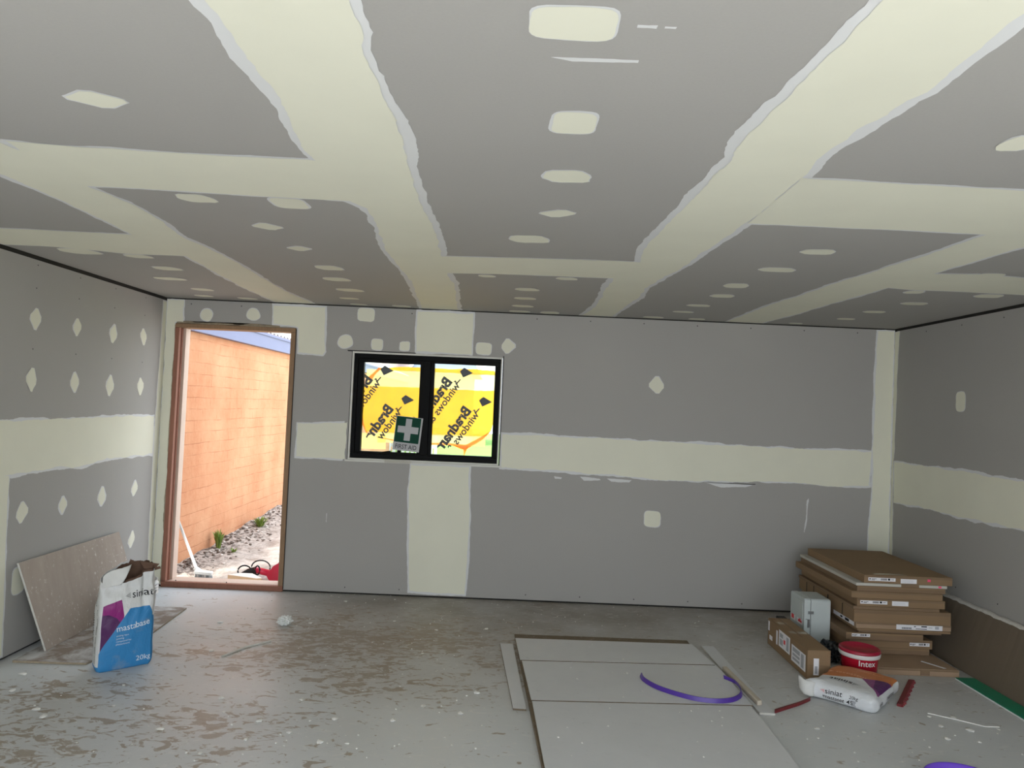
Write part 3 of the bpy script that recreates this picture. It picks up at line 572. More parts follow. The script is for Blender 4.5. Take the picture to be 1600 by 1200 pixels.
# timber offcut and red power tool on the step
M['pine'] = simple('fresh_pine', (.72, .50, .30, 1), .7, var=.12, scale=8, stretch=(1, 10, 10)); M['pine_top'] = simple('pine_face', (.80, .74, .66, 1), .7, var=.08)
b = MB(); b.prism([(.47, .44), (.755, .35), (.80, .37), (.66, .53), (.54, .53)], -.10, .012, 0, 1); tag(b.build('timber_block', ['pine_top', 'pine'], bevel=.003, origin=(.63, .45, -.1)), 'pale pine timber offcut lying outside just behind the door sill', 'timber')
M['tool_red'] = simple('red_plastic', (.62, .012, .06, 1), .3, .5, var=.05); M['tool_black'] = simple('black_rubber', (.012, .013, .014, 1), .5, .4); M['tool_pink'] = simple('pale_panel', (.85, .55, .62, 1), .3, .5)
pt = thing('power_tool', (.86, .62, -.09), 'red and black power tool lying on the ground outside by the right door jamb', 'power tool')
b = MB(); yb = .56
prof = [(.83, .022), (.885, .10), (.93, .128), (1.10, .128), (1.14, .02), (1.12, -.03), (.86, -.03)]
n = len(prof); vs = [(x, yb, z) for x, z in prof] + [(x, yb + .17, z) for x, z in prof]; b.add(vs, [tuple(range(n)), tuple(range(2 * n - 1, n - 1, -1))] + [(i, (i + 1) % n, n + (i + 1) % n, n + i) for i in range(n)])
hs = b.build('housing', 'tool_red', pt, bevel=.01)
b = MB(); b.box(.93, 1.05, yb - .006, yb, .035, .075); b.build('panel', 'tool_pink', hs, bevel=.003)
b = MB(); b.box(.84, 1.12, yb - .004, yb + .18, -.10, -.031); b.build('base', 'tool_black', pt, bevel=.008)
b = MB(); b.tube([(.69, .63, .05), (.74, .62, .045), (.83, .61, .03)], [.026, .03, .03], 14); b.build('motor', 'tool_red', pt, smooth=True)
b = MB(); b.tube([(.52, .64, -.035), (.58, .64, .0), (.63, .64, .03), (.70, .63, .05)], [.014, .024, .026, .03], 12)
b.tube([(.60 + .062 * math.cos(a), .625, .035 + .052 * math.sin(a)) for a in [k * 2 * PI / 20 for k in range(21)]], .007, 8)
b.tube([(.735 + .085 * math.cos(a), .66, .07 + .062 * math.sin(a)) for a in [k * PI / 14 - .3 for k in range(17)]], .006, 8)
b.tube([(.725 + .022 * math.cos(a), .595, .055 + .04 * math.sin(a)) for a in [k * 2 * PI / 16 for k in range(17)]], .007, 8)
b.tube([(.70, .63, .05), (.60, .64, -.08)], .02, 10); b.build('handle', 'tool_black', pt, smooth=True)
pt.location.z -= .030; pt.location.x -= .045
# white paling fence and the neighbouring house, far beyond the window
fn_ = thing('paling_fence', (-1, 13, .25), 'white paling fence far beyond the left window pane', 'fence')
M['pale_paint'] = simple('white_paint', (.74, .76, .78, 1), .6)
b = MB(); b.box(-4.6, 1.1, 13.03, 13.07, .45, .53); b.box(-4.6, 1.1, 13.03, 13.07, .85, .93); b.build('rail', 'pale_paint', fn_)
b = MB()
for k in range(48): b.box(-4.6 + k * .12, -4.6 + k * .12 + .075, 13.0, 13.028, .22, 1.12)
b.build('paling', 'pale_paint', fn_)
hs_ = thing('neighbouring_house', (1, 19, .2), 'pale pink rendered house with a dark blue roof beyond the window', 'house')
M['render_pink'] = simple('pink_render', (.66, .50, .46, 1), .85); M['dark_roof'] = simple('dark_roof', (.14, .18, .25, 1), .6); M['dark_pane'] = simple('dark_house_glass', (.10, .12, .14, 1), .2, .6)
b = MB(); b.box(-9, -.9, 17, 22, .1, 3.7); b.build('wall', 'render_pink', hs_)
b = MB(); b.box(-.9, 1.6, 18.5, 22, .1, 2.7); b.build('wall', 'render_pink', hs_)
b = MB(); b.add([(-9.5, 16.6, 3.6), (-.5, 16.6, 3.6), (-.5, 22.4, 3.6), (-9.5, 22.4, 3.6), (-7.5, 19.5, 5), (-2.5, 19.5, 5)], [(0, 1, 5, 4), (1, 2, 5), (2, 3, 4, 5), (3, 0, 4), (0, 3, 2, 1)]); b.add([(-.5, 18.2, 2.6), (1.9, 18.2, 2.6), (1.9, 22.2, 2.6), (-.5, 22.2, 2.6), (.0, 20, 3.45), (1.5, 20, 3.45)], [(0, 1, 5, 4), (1, 2, 5), (2, 3, 4, 5), (3, 0, 4), (0, 3, 2, 1)]); b.build('roof', 'dark_roof', hs_)
b = MB(); b.box(-5, -3.4, 16.96, 16.999, 1.2, 2.5); b.build('window', 'dark_pane', hs_)

# ------------------------------------------------------------------ boards on and against things at the left
def quad_obj(name, pts, z0, z1, mats, label, cat, group=None, bevel=.001, mi=0, side=1):
    b = MB(); b.prism(pts, z0, z1, mi, side); c = (sum(p[0] for p in pts) / len(pts), sum(p[1] for p in pts) / len(pts), z0)
    return tag(b.build(name, mats, bevel=bevel, origin=c), label, cat, group)
quad_obj('plasterboard_offcut', [(.075, -1.83), (.50, -1.84), (.60, -1.24), (.565, -.62), (.06, -.62)], .0005, .0125, ['sheet_left', 'sheet_brown'], 'dusty plasterboard offcut lying flat on the floor under the open blue and white bag', 'plasterboard') if False else None
t = NT('smeared_board'); v = t.coord(); c = t.mix(t.ramp(t.noise(v, 5, 6, .65, .5), [(.42, 0.0), (.60, 1.0)]), (.27, .215, .175, 1), (.60, .59, .575, 1)); M['smeared'] = t.done(c, .75, .25)
quad_obj('plasterboard_offcut', [(.078, -1.83), (.50, -1.82), (.60, -1.23), (.565, -.62), (.06, -.62)], .0005, .0125, ['smeared', 'torn'], 'smeared plasterboard offcut lying flat on the floor under the leaning board', 'plasterboard', 'plasterboard offcuts at the left wall')
b = MB(); p0 = Vector((.165, -1.655, .0145)); p1 = Vector((.153, -.50, .0145)); up = Vector((-.128, 0, .545)); upn = up.normalized(); nrm = Vector((upn.z, 0, -upn.x)); th_ = .012
A = [p0, p1, p1 + up + Vector((0, -.11, -.01)), p0 + up + Vector((0, -.11, 0))]
vs = [q for q in A] + [q - nrm * th_ for q in A]
b.add(vs, [(0, 1, 2, 3)], 0); b.add(vs, [(7, 6, 5, 4), (0, 4, 5, 1), (1, 5, 6, 2), (2, 6, 7, 3), (3, 7, 4, 0)], 1)
tag(b.build('plasterboard_offcut', ['lean', 'gyp'], origin=(.14, -1.1, .014)), 'rectangular plasterboard offcut leaning against the left wall, scuffed brown face outwards', 'plasterboard', 'plasterboard offcuts at the left wall')

# ------------------------------------------------------------------ bags
class UVMat(NT):
    def uvc(s):
        u = s.n('ShaderNodeUVMap'); u.uv_map = 'print'; return u.outputs[0]
    def mask(s, uv, poly):
        ar = sum(poly[i][0] * poly[(i + 1) % len(poly)][1] - poly[(i + 1) % len(poly)][0] * poly[i][1] for i in range(len(poly)))
        P = poly if ar > 0 else poly[::-1]; out = None
        for i in range(len(P)):
            a, c = P[i], P[(i + 1) % len(P)]; nx_, ny_ = -(c[1] - a[1]), (c[0] - a[0])
            d = s.n('ShaderNodeVectorMath'); d.operation = 'DOT_PRODUCT'; s.l(uv, d.inputs[0]); d.inputs[1].default_value = (nx_, ny_, 0)
            g = s.math('GREATER_THAN', d.outputs['Value'], a[0] * nx_ + a[1] * ny_); out = g if out is None else s.math('MULTIPLY', out, g)
        return out
t = UVMat('blue_white_sack_print'); uv = t.uvc(); v = t.coord(); n = t.noise(v, 7, 5)
c = t.mix(n, (.60, .60, .585, 1), (.76, .76, .75, 1))
pm = t.mask(uv, [(.02, .20), (.03, .645), (.36, .70), (.42, .54), (.40, .42)]); c = t.mix(pm, c, (.26, .006, .17, 1))
dm = t.mask(uv, [(.02, .18), (.03, .56), (.16, .56), (.30, .52), (.42, .44), (.3, .3)]); c = t.mix(t.math('MULTIPLY', pm, dm), c, (.075, .008, .09, 1))
blue = (.035, .235, .52, 1)
for poly in ([(0, -1), (0, .185), (.52, .605), (.88, .605), (1.0, .50), (1.0, -1)], [(1.0, -1), (1, .50), (2, .44), (2, -1)], [(2, -1), (2, .44), (3, .40), (3, -1)], [(3, -1), (3, .06), (4, .05), (4, -1)]): c = t.mix(t.mask(uv, poly), c, blue)
dirt = t.ramp(t.noise(v, 5, 5, .7), [(.55, 0.0), (.72, .5)]); c = t.mix(dirt, c, (.42, .38, .31, 1))
t.bump(t.noise(t.coord((1, 1, .6)), 18, 4, .6, 1.2), .55, .012); M['sack_blue'] = t.done(c, .45, .45)
M['brown_paper'] = simple('brown_inner_paper', (.13, .075, .05, 1), .8, var=.25, scale=15); M['powder'] = simple('plaster_powder', (.60, .58, .54, 1), .95)
bw_, bd_, bh_ = .300, .130, .575
bo = Vector((.696, -1.800, .0005)); th0 = math.radians(42); e1 = Vector((math.cos(th0), math.sin(th0), 0)); e2 = Vector((-math.sin(th0), math.cos(th0), 0))
def rect(a):
    a %= 4
    if a < 1: return ((a - .5) * bw_, -bd_ / 2)
    if a < 2: return (bw_ / 2, (a - 1.5) * bd_)
    if a < 3: return ((2.5 - a) * bw_, bd_ / 2)
    return (-bw_ / 2, (3.5 - a) * bd_)
def topz(a):
    a %= 4
    K = [(0, .495), (.35, .490), (.6, .505), (.85, .540), (1, .555), (1.5, .565), (2, .562), (2.30, .578), (2.45, .595), (2.6, .590), (2.75, .565), (2.9, .54), (3, .525), (3.5, .515), (4, .495)]
    for i in range(len(K) - 1):
        if K[i][0] <= a <= K[i + 1][0]:
            k = (a - K[i][0]) / (K[i + 1][0] - K[i][0]); return K[i][1] * (1 - k) + K[i + 1][1] * k
def bag_pt(a, z, off=0.0):
    x = y = 0; kk = 5
    for k in range(-kk, kk + 1):
        d = .16 if (a % 1) > .5 and int(a % 4) % 2 else .12
        q = rect(a + k * .022 * (1 if int(a % 4) % 2 == 0 else 2)); x += q[0]; y += q[1]
    x /= 2 * kk + 1; y /= 2 * kk + 1
    tt = z / bh_
    r = max(math.hypot(x, y), 1e-5)
    bulge = .022 * math.sin(PI * min(max(tt, 0), .8) / .8) ** .8
    y += (1 if y > 0 else -1) * bulge * (1 - (2 * x / bw_) ** 2) * min(1, abs(y) * 40)
    s_ = x / bw_ + .5
    if tt > .6:
        k = (tt - .6) / .4; k = k * k * (3 - 2 * k); pinch = max(0, 1 - s_ / .42) ** .7
        y *= 1 - .93 * k * pinch; y *= 1 - .22 * k * (1 - pinch)
    x *= 1 - .05 * max(0, tt - .5) * 2; x += .012 * max(0, tt - .5)
    if z < .035: q = 1 - .07 * (1 - z / .035) ** 2; x *= q; y *= q
    amp = .005 + .014 * max(0, tt - .40)
    w1 = noise.noise(Vector((x * 14, z * 9, y * 14 + 3))) + .5 * noise.noise(Vector((x * 30, z * 22, 7 + y * 30)))
    # long pleats falling from the top of the front face
    if (a % 4) < 1.0: w1 += -2.2 * math.exp(-((s_ - .78 - .10 * (tt - .7)) / .05) ** 2) * min(1, max(0, (tt - .42) * 3)) + 1.0 * math.exp(-((s_ - .90) / .05) ** 2) * max(0, min(1, (tt - .5) * 3)) - .8 * math.exp(-((s_ - .62) / .03) ** 2) * max(0, min(1, (tt - .35) * 4)) * max(0, min(1, (.65 - tt) * 5))
    g = off + amp * w1
    nx_, ny_ = x / (bw_ * .5), y / (bd_ * .5); ln = max(math.hypot(nx_ ** 3, ny_ ** 3), 1e-5); x += g * nx_ ** 3 / ln; y += g * ny_ ** 3 / ln
    return bo + x * e1 + y * e2 + Vector((0, 0, z))
bag = thing('plaster_bag', tuple(bo), 'open blue and white plaster bag standing upright on the floor, brown paper lining showing', 'bag')
b = MB(); NA, NZ = 160, 60; vs = []; uvs = []
for j in range(NZ + 1):
    for i in range(NA + 1):
        a = 4 * i / NA; aa = min(a, 3.9999); zt = topz(aa) + .006 * noise.noise(Vector((aa * 9, 0, 1))); z = zt * j / NZ
        vs.append(bag_pt(aa, z)); uvs.append((a, z / bh_))
b.add(vs, [(j * (NA + 1) + i, j * (NA + 1) + i + 1, (j + 1) * (NA + 1) + i + 1, (j + 1) * (NA + 1) + i) for j in range(NZ) for i in range(NA)])
b.f.append(tuple(range(NA, -1, -1))); b.mi.append(0); b.uv = uvs
sk = b.build('sack', 'sack_blue', bag, smooth=True)
b = MB(); vs = []; NZ2 = 16
for j in range(NZ2 + 1):
    for i in range(NA + 1):
        aa = min(4 * i / NA, 3.9999); zt = topz(aa) + (.012 if .4 < aa < 2.44 else (-.03 if aa < .4 or aa > 3 else -.010)) + (.012 if .9 < aa < 2.38 else 0) * (.5 + noise.noise(Vector((aa * 7, 0, 4)))) + .005 * noise.noise(Vector((aa * 25, 0, 9))); z = zt + (.36 - zt) * (1 - j / NZ2)
        q = bag_pt(aa, z, -.006); vs.append(q)
b.add(vs, [(j * (NA + 1) + i, j * (NA + 1) + i + 1, (j + 1) * (NA + 1) + i + 1, (j + 1) * (NA + 1) + i) for j in range(NZ2) for i in range(NA)])
b.build('paper_lining', 'brown_paper', bag, smooth=True)
# the left end of the mouth, folded shut: a white flap creased towards the back
b = MB(); nf = 14; vs = []
def tri(k): return (.345 + .20 * k, .482 + .108 * k)          # the slanting lip of the mouth
for j in range(nf + 1):
    k = j / nf
    for i in range(nf + 1):
        u = i / nf; s1, z1 = tri(k); s0_, z0_ = .012, .47 + .058 * k; s_ = s0_ * (1 - u) + s1 * u; z = z0_ * (1 - u) + z1 * u + .022 * k * math.sin(PI * u) * (1 - u)
        q = bag_pt(s_, min(z, .545), .0035) + Vector((0, 0, max(0, z - .545))) + e2 * (.035 * k * k * u); vs.append(q + Vector((0, 0, .003 * noise.noise(Vector((s_ * 20, z * 60, 2))))))
b.add(vs, [(j * (nf + 1) + i, j * (nf + 1) + i + 1, (j + 1) * (nf + 1) + i + 1, (j + 1) * (nf + 1) + i) for j in range(nf) for i in range(nf)])
M['sack_white'] = simple('white_sack_paper', (.66, .655, .63, 1), .5, .4, var=.18, scale=12); fl_ = b.build('folded_flap', 'sack_white', bag, smooth=True); sd = fl_.modifiers.new('thick', 'SOLIDIFY'); sd.thickness = .0015
# a torn tongue of the lining sticking out at the right
b = MB(); c0_ = bag_pt(1.15, .560, 0) - e1 * .012; b.add([c0_ + a_ for a_ in (Vector((0, 0, -.02)), e1 * .045 + Vector((0, 0, -.012)), e1 * .040 + Vector((0, 0, .004)), e1 * .022 + Vector((0, 0, .001)), e1 * .036 + Vector((0, 0, .018)), -e1 * .07 + e2 * .02 + Vector((0, 0, .042)), -e1 * .05 + Vector((0, 0, .0)))], [(0, 1, 2, 3, 4, 5, 6)]); tg = b.build('torn_tongue', 'brown_paper', bag); sd = tg.modifiers.new('thick', 'SOLIDIFY'); sd.thickness = .001
b = MB(); rim = [bag_pt(4 * i / 60, .38, -.010) for i in range(60)]; b.add(rim, [tuple(range(60))]); b.build('powder', 'powder', bag)
def front_fn(s0, z0, rot=0.0, off=.0014):
    cr, sr = math.cos(rot), math.sin(rot)
    return lambda u, v_: bag_pt(min(max(s0 + (u * cr - v_ * sr) / bw_, .001), .999), z0 + u * sr + v_ * cr, off)
def gus_fn(a0, z0, off=.0016):          # reads downwards on the left side panel
    return lambda u, v_: bag_pt(min(max(a0 + v_ / bd_, 3.001), 3.999), z0 - u, off)
def line(parent, name, mat, body, fn, size, bold=0.0, width=1.0):
    b = MB(); put_text(b, body, fn, size, bold, 0, width=width); return b.build(name, mat, parent)
line(sk, 'brand_print', 'ink', 'siniat', front_fn(.55, .405, .04), .060, .004, .92)
def fan(parent, fn, k, mat='ink'):
    b = MB()
    for q in range(4): b.add([fn(x * k, y * k) for x, y in ((0, .5), (.9, .20 + q * .24), (.9, .12 + q * .24))], [(0, 1, 2)])
    b.build('brand_mark', mat, parent)
fan(sk, front_fn(.42, .402, .04), .034)
line(sk, 'side_print', 'ink', 'siniat', gus_fn(3.40, .44), .038, .003); line(sk, 'side_print', 'ink', 'mastabase', gus_fn(3.18, .32), .040, .003)
for k in range(6): line(sk, 'side_print', 'ink', ['wall', 'board', 'base', 'coat', '20kg', 'siniat'][k], gus_fn(3.62, .35 - k * .052), .022, .001)
M['light_print'] = simple('white_print', (.72, .80, .88, 1), .5)
line(sk, 'product_print', 'light_print', 'masta', front_fn(.30, .222, .10), .050, 0, .9); line(sk, 'product_print', 'light_print', 'base', front_fn(.635, .2335, .12), .050, .010, .9)
line(sk, 'weight_print', 'light_print', '20kg', front_fn(.68, .036, .05), .042, .002)
for k in range(4): line(sk, 'small_print', 'light_print', ['setting type', 'jointing', 'compound for', 'plasterboard'][k], front_fn(.30, .195 - .016 * k, .03), .014)

# the bag lying flat
t = UVMat('orange_white_sack_print'); uv = t.uvc(); v = t.coord(); n = t.noise(v, 7, 5)
c = t.mix(n, (.62, .64, .66, 1), (.80, .81, .82, 1))
c = t.mix(t.mask(uv, [(-.05, .30), (1.1, .70), (1.1, 1.2), (-.05, 1.2)]), c, (.60, .20, .055, 1))
pm = t.mask(uv, [(.60, .53), (.97, .15), (1.03, .18), (1.03, .68), (.80, .62)]); c = t.mix(pm, c, (.24, .05, .20, 1)); dm = t.mask(uv, [(.74, .72), (.86, .30), (1.05, .20), (1.05, .75)]); c = t.mix(t.math('MULTIPLY', pm, dm), c, (.085, .015, .11, 1))
t.bump(t.noise(v, 15, 4, .6, 1.0), .6, .012); M['sack_orange'] = t.done(c, .4, .45)
fo = Vector((5.0, -1.80, 0)); ew = Vector((.745, -.667, 0)).normalized(); eh = Vector((.667, .745, 0)).normalized()
HW, HH, HT = .182, .240, .044
def flat_pt(p, off=0.0):
    """p in [-1,1]^3 on the faces of a cube -> the soft pillow of the sack"""
    half = Vector((HW, HH, HT)); q = Vector((p[0] * half.x, p[1] * half.y, p[2] * half.z)); r = .036
    core = Vector(tuple(max(-(half[i] - r), min(half[i] - r, q[i])) for i in range(3))); d = q - core
    q = core + (d.normalized() * (r + off) if d.length > 1e-6 else Vector((0, 0, 0)))
    top = (1 - p[0] ** 4) * (1 - p[1] ** 4)
    if p[2] > 0: q.z += .014 * top * p[2]
    q += Vector((noise.noise(q * 13), noise.noise(q * 13 + Vector((9, 0, 0))), .7 * noise.noise(q * 10 + Vector((0, 5, 0))))) * .009
    c = max(0, 1 - math.hypot(p[0] + 1, p[1] + 1) / .45)      # crumpled corner at the near left
    q.x -= .040 * c; q.y -= .01 * c; q.z += .018 * c * (1 if p[2] > 0 else 0)
    z = q.z + HT + .002
    if z < .001: z = .001
    return fo + q.x * ew + q.y * eh + Vector((0, 0, z))
b = MB(); n = 26; uvs = []
for ax in range(3):
    for sgn in (-1, 1):
        vs = []
        for j in range(n + 1):
            for i in range(n + 1):
                p = [0, 0, 0]; p[ax] = sgn; u, w_ = 2 * i / n - 1, 2 * j / n - 1; p[(ax + 1) % 3] = u; p[(ax + 2) % 3] = w_
                vs.append(flat_pt(p)); uvs.append((p[0] / 2 + .5, p[1] / 2 + .5) if ax == 2 and sgn > 0 else ((p[0] / 2 + .5, -.3) if not (ax == 1 and sgn > 0) else (.5, 1.1)))
        fs = [(j * (n + 1) + i, j * (n + 1) + i + 1, (j + 1) * (n + 1) + i + 1, (j + 1) * (n + 1) + i) for j in range(n) for i in range(n)]
        if sgn < 0: fs = [f[::-1] for f in fs]
        b.add(vs, fs)
b.uv = uvs
fb = thing('plaster_bag', tuple(fo), 'full white, orange and purple plaster bag lying flat in front of the red bucket', 'bag')
sk2 = b.build('sack', 'sack_orange', fb, smooth=True)
wm = sk2.modifiers.new('weld', 'WELD'); wm.merge_threshold = .0004
def ftop(s0, t0): return lambda u, v_: flat_pt((2 * (s0 - u / (2 * HW)) - 1, 2 * (t0 - v_ / (2 * HH)) - 1, 1), .0035)
def fnear(s0, z0): return lambda u, v_: flat_pt((2 * (s0 + u / (2 * HW)) - 1, -1, (z0 + v_) / HT - 1), .0022)
def fright(t0, z0): return lambda u, v_: flat_pt((1, 2 * (t0 + u / (2 * HH)) - 1, (z0 + v_) / HT - 1), .0022)
line(sk2, 'brand_print', 'ink', 'siniat', ftop(.56, .30), .064, .006); fan(sk2, ftop(.68, .30), .045); line(sk2, 'side_print', 'ink', 'siniat', fnear(.26, .050), .042, .006); line(sk2, 'side_print', 'ink', 'mastaset 45', fnear(.22, .020), .034, .006)
line(sk2, 'side_print', 'ink', '20kg', fnear(.60, .052), .026); line(sk2, 'side_print', 'ink', 'mastaset', fright(.42, .034), .036, .002); line(sk2, 'side_print', 'ink', 'siniat', fright(.12, .034), .03, .002)
M['pale_orange'] = simple('pale_orange_print', (.85, .50, .30, 1), .5); fan(sk2, fnear(.20, .050), .022, 'red_ink')
line(sk2, 'product_print', 'pale_orange', 'mastaset 45', ftop(.66, .58), .050, .006); line(sk2, 'small_print', 'pale_orange', 'setting compound', ftop(.82, .80), .022)
b = MB(); b.add([flat_pt((x, -1, z), .003) for x, z in ((.30, -.8), (.30, .05), (.42, .05), (.42, -.8))], [(0, 1, 2, 3)]); b.build('grey_print', 'grey_ink', sk2)
# loose folded corner of the sack at its near left end
b = MB(); nf = 10; vs = []
for j in range(nf + 1):
    for i in range(nf + 1):
        u, k = i / nf, j / nf; q = flat_pt((-1 + .28 * u, -1, -.9 + 1.9 * k), .002) - ew * (.030 * (1 - u) * (.5 + k)) - eh * (.018 * math.sin(PI * u)) + Vector((0, 0, .012 * (1 - u) * k + .006 * noise.noise(Vector((u * 3, k * 3, 5))))); vs.append(q)
b.add(vs, [(j * (nf + 1) + i, j * (nf + 1) + i + 1, (j + 1) * (nf + 1) + i + 1, (j + 1) * (nf + 1) + i) for j in range(nf) for i in range(nf)]); M['sack_white'] = M['sack_white']; o_ = b.build('folded_corner', 'sack_white', fb, smooth=True); sd = o_.modifiers.new('thick', 'SOLIDIFY'); sd.thickness = .003

# ------------------------------------------------------------------ buckets
M['bucket_red'] = simple('red_bucket_plastic', (.42, .008, .025, 1), .25, .5, var=.05); M['bucket_lid'] = simple('red_lid_plastic', (.36, .012, .04, 1), .35, .5, var=.15); M['bucket_band'] = simple('white_band', (.75, .72, .70, 1), .35, .4, var=.03)
bc = Vector((5.192, -1.448, .0)); rb = thing('bucket', tuple(bc), 'red plastic bucket with a red lid and white band behind the flat plaster bag', 'bucket')
b = MB(); b.lathe([(0, .0005), (.098, .0005), (.102, .006), (.112, .148), (.112, .152)], bc); by_ = b.build('bucket_body', 'bucket_red', rb, smooth=True)
b = MB(); b.lathe([(.113, .130), (.120, .130), (.122, .135), (.1235, .154), (.121, .156), (.113, .156)], bc); b.build('white_band', 'bucket_band', rb, smooth=True)
b = MB(); b.lathe([(.112, .1565), (.1225, .1565), (.1235, .162), (.121, .174), (.116, .177), (.108, .175), (.104, .168), (.02, .166), (0, .166)], bc); b.build('lid', 'bucket_lid', rb, smooth=True)
def cyl_fn(c, r, th, z0): return lambda u, v_: (c.x + (r + (z0 + v_) * .06) * math.cos(th + u / r), c.y + (r + (z0 + v_) * .06) * math.sin(th + u / r), c.z + z0 + v_)
b = MB(); put_text(b, 'Intex', cyl_fn(bc, .1045, -PI / 2 + .0, .088), .050, .014, align='C'); b.build('bucket_lettering', 'bucket_band', by_)
M['white_pail'] = simple('white_pail_plastic', (.72, .72, .70, 1), .4, .4, var=.05); M['wire'] = simple('wire', (.10, .09, .08, 1), .4, .5)
wc = Vector((.325, -.90, .0128)); wbk = thing('bucket', tuple(wc), 'white ribbed plastic pail half hidden behind the open blue and white bag', 'bucket')
b = MB(); pr = [(0, 0), (.115, 0), (.118, .02)]
for k in range(4): pr += [(.126, .16 + k * .022), (.137, .163 + k * .022), (.137, .170 + k * .022), (.127, .173 + k * .022)]
pr += [(.132, .262), (.126, .262), (.112, .02), (0, .02)]
b.lathe(pr, wc); b.build('pail_body', 'white_pail', wbk, smooth=True)
b = MB(); b.tube([(wc.x + .137 * math.cos(a) * 1.05, wc.y - .02 - .06 * math.sin(a), wc.z + .20 - .13 * math.sin(a)) for a in [k * PI / 18 for k in range(19)]], .003, 6); b.build('wire_handle', 'wire', wbk)

# ------------------------------------------------------------------ the stack of flat cartons
def carton(x0, x1, y0, y1, z0, z1, label, mat='card', labels=(), dy=0, cat='carton', group='flat cartons stacked in the right corner', marks=(), grooves=(), name='flat_carton', skew=0.0):
    c = ((x0 + x1) / 2, (y0 + y1) / 2, z0); o = thing(name, c, label, cat, group)
    def rt(x, y):
        dx, dy_ = x - c[0], y - c[1]; return (c[0] + dx * math.cos(skew) - dy_ * math.sin(skew), c[1] + dx * math.sin(skew) + dy_ * math.cos(skew))
    b = MB(); g = .0006
    b.prism([rt(x0, y0), rt(x1, y0), rt(x1, y1), rt(x0, y1)], z0 + g, z1 - g, 0)
    for (s0, s1) in grooves: b.prism([rt(x0 - .0012, s0), rt(x0 + .001, s0), rt(x0 + .001, s1), rt(x0 - .0012, s1)], z0 + .004, z1 - .004, 1)
    body = b.build('carton_body', [mat, 'gap'], o, bevel=.0018)
    b = MB(); zm = z1 - .30 * (z1 - z0); b.prism([rt(x0 + .004, y0 - .0009), rt(x1 - .004, y0 - .0009), rt(x1 - .004, y0 + .001), rt(x0 + .004, y0 + .001)], zm, z1 - .003, 0)
    if z1 - z0 > .03: b.build('end_flap', ['card2' if mat != 'card2' else 'card'], o)
    for (lx0, lx1, lz0, lz1, kind) in labels:
        b = MB(); b.prism([rt(lx0, y0 - .0024), rt(lx1, y0 - .0024), rt(lx1, y0 - .0010), rt(lx0, y0 - .0010)], lz0, lz1, 0)
        w_ = lx1 - lx0; h_ = lz1 - lz0
        if kind == 'bar':
            for k in range(9): xa = lx0 + w_ * (.46 + .026 * k); b.prism([rt(xa, y0 - .0029), rt(xa + w_ * .015, y0 - .0029), rt(xa + w_ * .015, y0 - .0023), rt(xa, y0 - .0023)], lz0 + h_ * .25, lz1 - h_ * .15, 1)
            for k, (fa, fb, za, zb) in enumerate(((.03, .09, .4, .7), (.12, .30, .55, .68), (.12, .24, .25, .38), (.72, .80, .3, .85), (.84, .94, .5, .62))): b.prism([rt(lx0 + w_ * fa, y0 - .0029), rt(lx0 + w_ * fb, y0 - .0029), rt(lx0 + w_ * fb, y0 - .0023), rt(lx0 + w_ * fa, y0 - .0023)], lz0 + h_ * za, lz0 + h_ * zb, 1)
        elif kind == 'big':
            for k in range(12): xa = lx0 + w_ * (.12 + .018 * k); b.prism([rt(xa, y0 - .0029), rt(xa + w_ * .010, y0 - .0029), rt(xa + w_ * .010, y0 - .0023), rt(xa, y0 - .0023)], lz0 + h_ * .12, lz0 + h_ * .5, 1)
            for (fa, fb, za, zb, mi) in ((.54, .66, .62, .85, 1), (.42, .66, .18, .30, 1), (.38, .42, .62, .78, 1), (.70, .78, .5, .62, 2), (.84, .92, .3, .85, 2)): b.prism([rt(lx0 + w_ * fa, y0 - .0029), rt(lx0 + w_ * fb, y0 - .0029), rt(lx0 + w_ * fb, y0 - .0023), rt(lx0 + w_ * fa, y0 - .0023)], lz0 + h_ * za, lz0 + h_ * zb, mi)
        else:
            for k in range(2): b.prism([rt(lx0 + w_ * .08, y0 - .0029), rt(lx0 + w_ * .8, y0 - .0029), rt(lx0 + w_ * .8, y0 - .0023), rt(lx0 + w_ * .08, y0 - .0023)], lz0 + h_ * (.3 + .3 * k), lz0 + h_ * (.34 + .3 * k), 2)
        b.build('shipping_label', ['label', 'ink', 'grey_ink'], o)
    for (lx0, lx1, lz0, lz1) in marks:
        b = MB(); P_ = outline([(lx0, lz0), (lx1, lz0), (lx1, lz1), (lx0, lz1)], 0, lx0, .003, .004); b.add([(*rt(x, y0 - .0014), z) for x, z in P_], [tuple(range(len(P_)))]); b.build('marker_spot', 'pink', o)
    return o
YB = -.27
carton(5.325, 5.850, -1.42, -.42, 0, .045, 'wide flat carton on the floor, lowest of the stack and sticking out in front', 'card3', )
carton(5.275, 5.815, -1.145, -.30, .045, .088, 'plain flat carton lying directly on the lowest floor carton of the stack', 'card2')
carton(5.265, 5.830, -1.150, -.28, .088, .148, 'flat carton with one barcode label at its right end, third from the stack bottom', 'card', [(5.675, 5.81, .108, .130, 'bar')])
carton(5.225, 5.745, -1.190, -.28, .148, .196, 'flat carton with a small label at its left end, above the right labelled carton', 'card2', [(5.262, 5.385, .168, .188, 'bar')])
carton(5.310, 5.870, -1.185, -.30, .196, .211, 'thin flat carton, lower of two thin ones in the middle of the stack', 'card2')
carton(5.300, 5.925, -1.200, -.29, .211, .227, 'thin crushed carton just under the wide white label of the stack', 'card', skew=-.012)
carton(5.285, 5.925, -1.200, -.28, .227, .266, 'flat carton with one wide white label on its right half', 'card3', [(5.555, 5.865, .230, .262, 'big')])
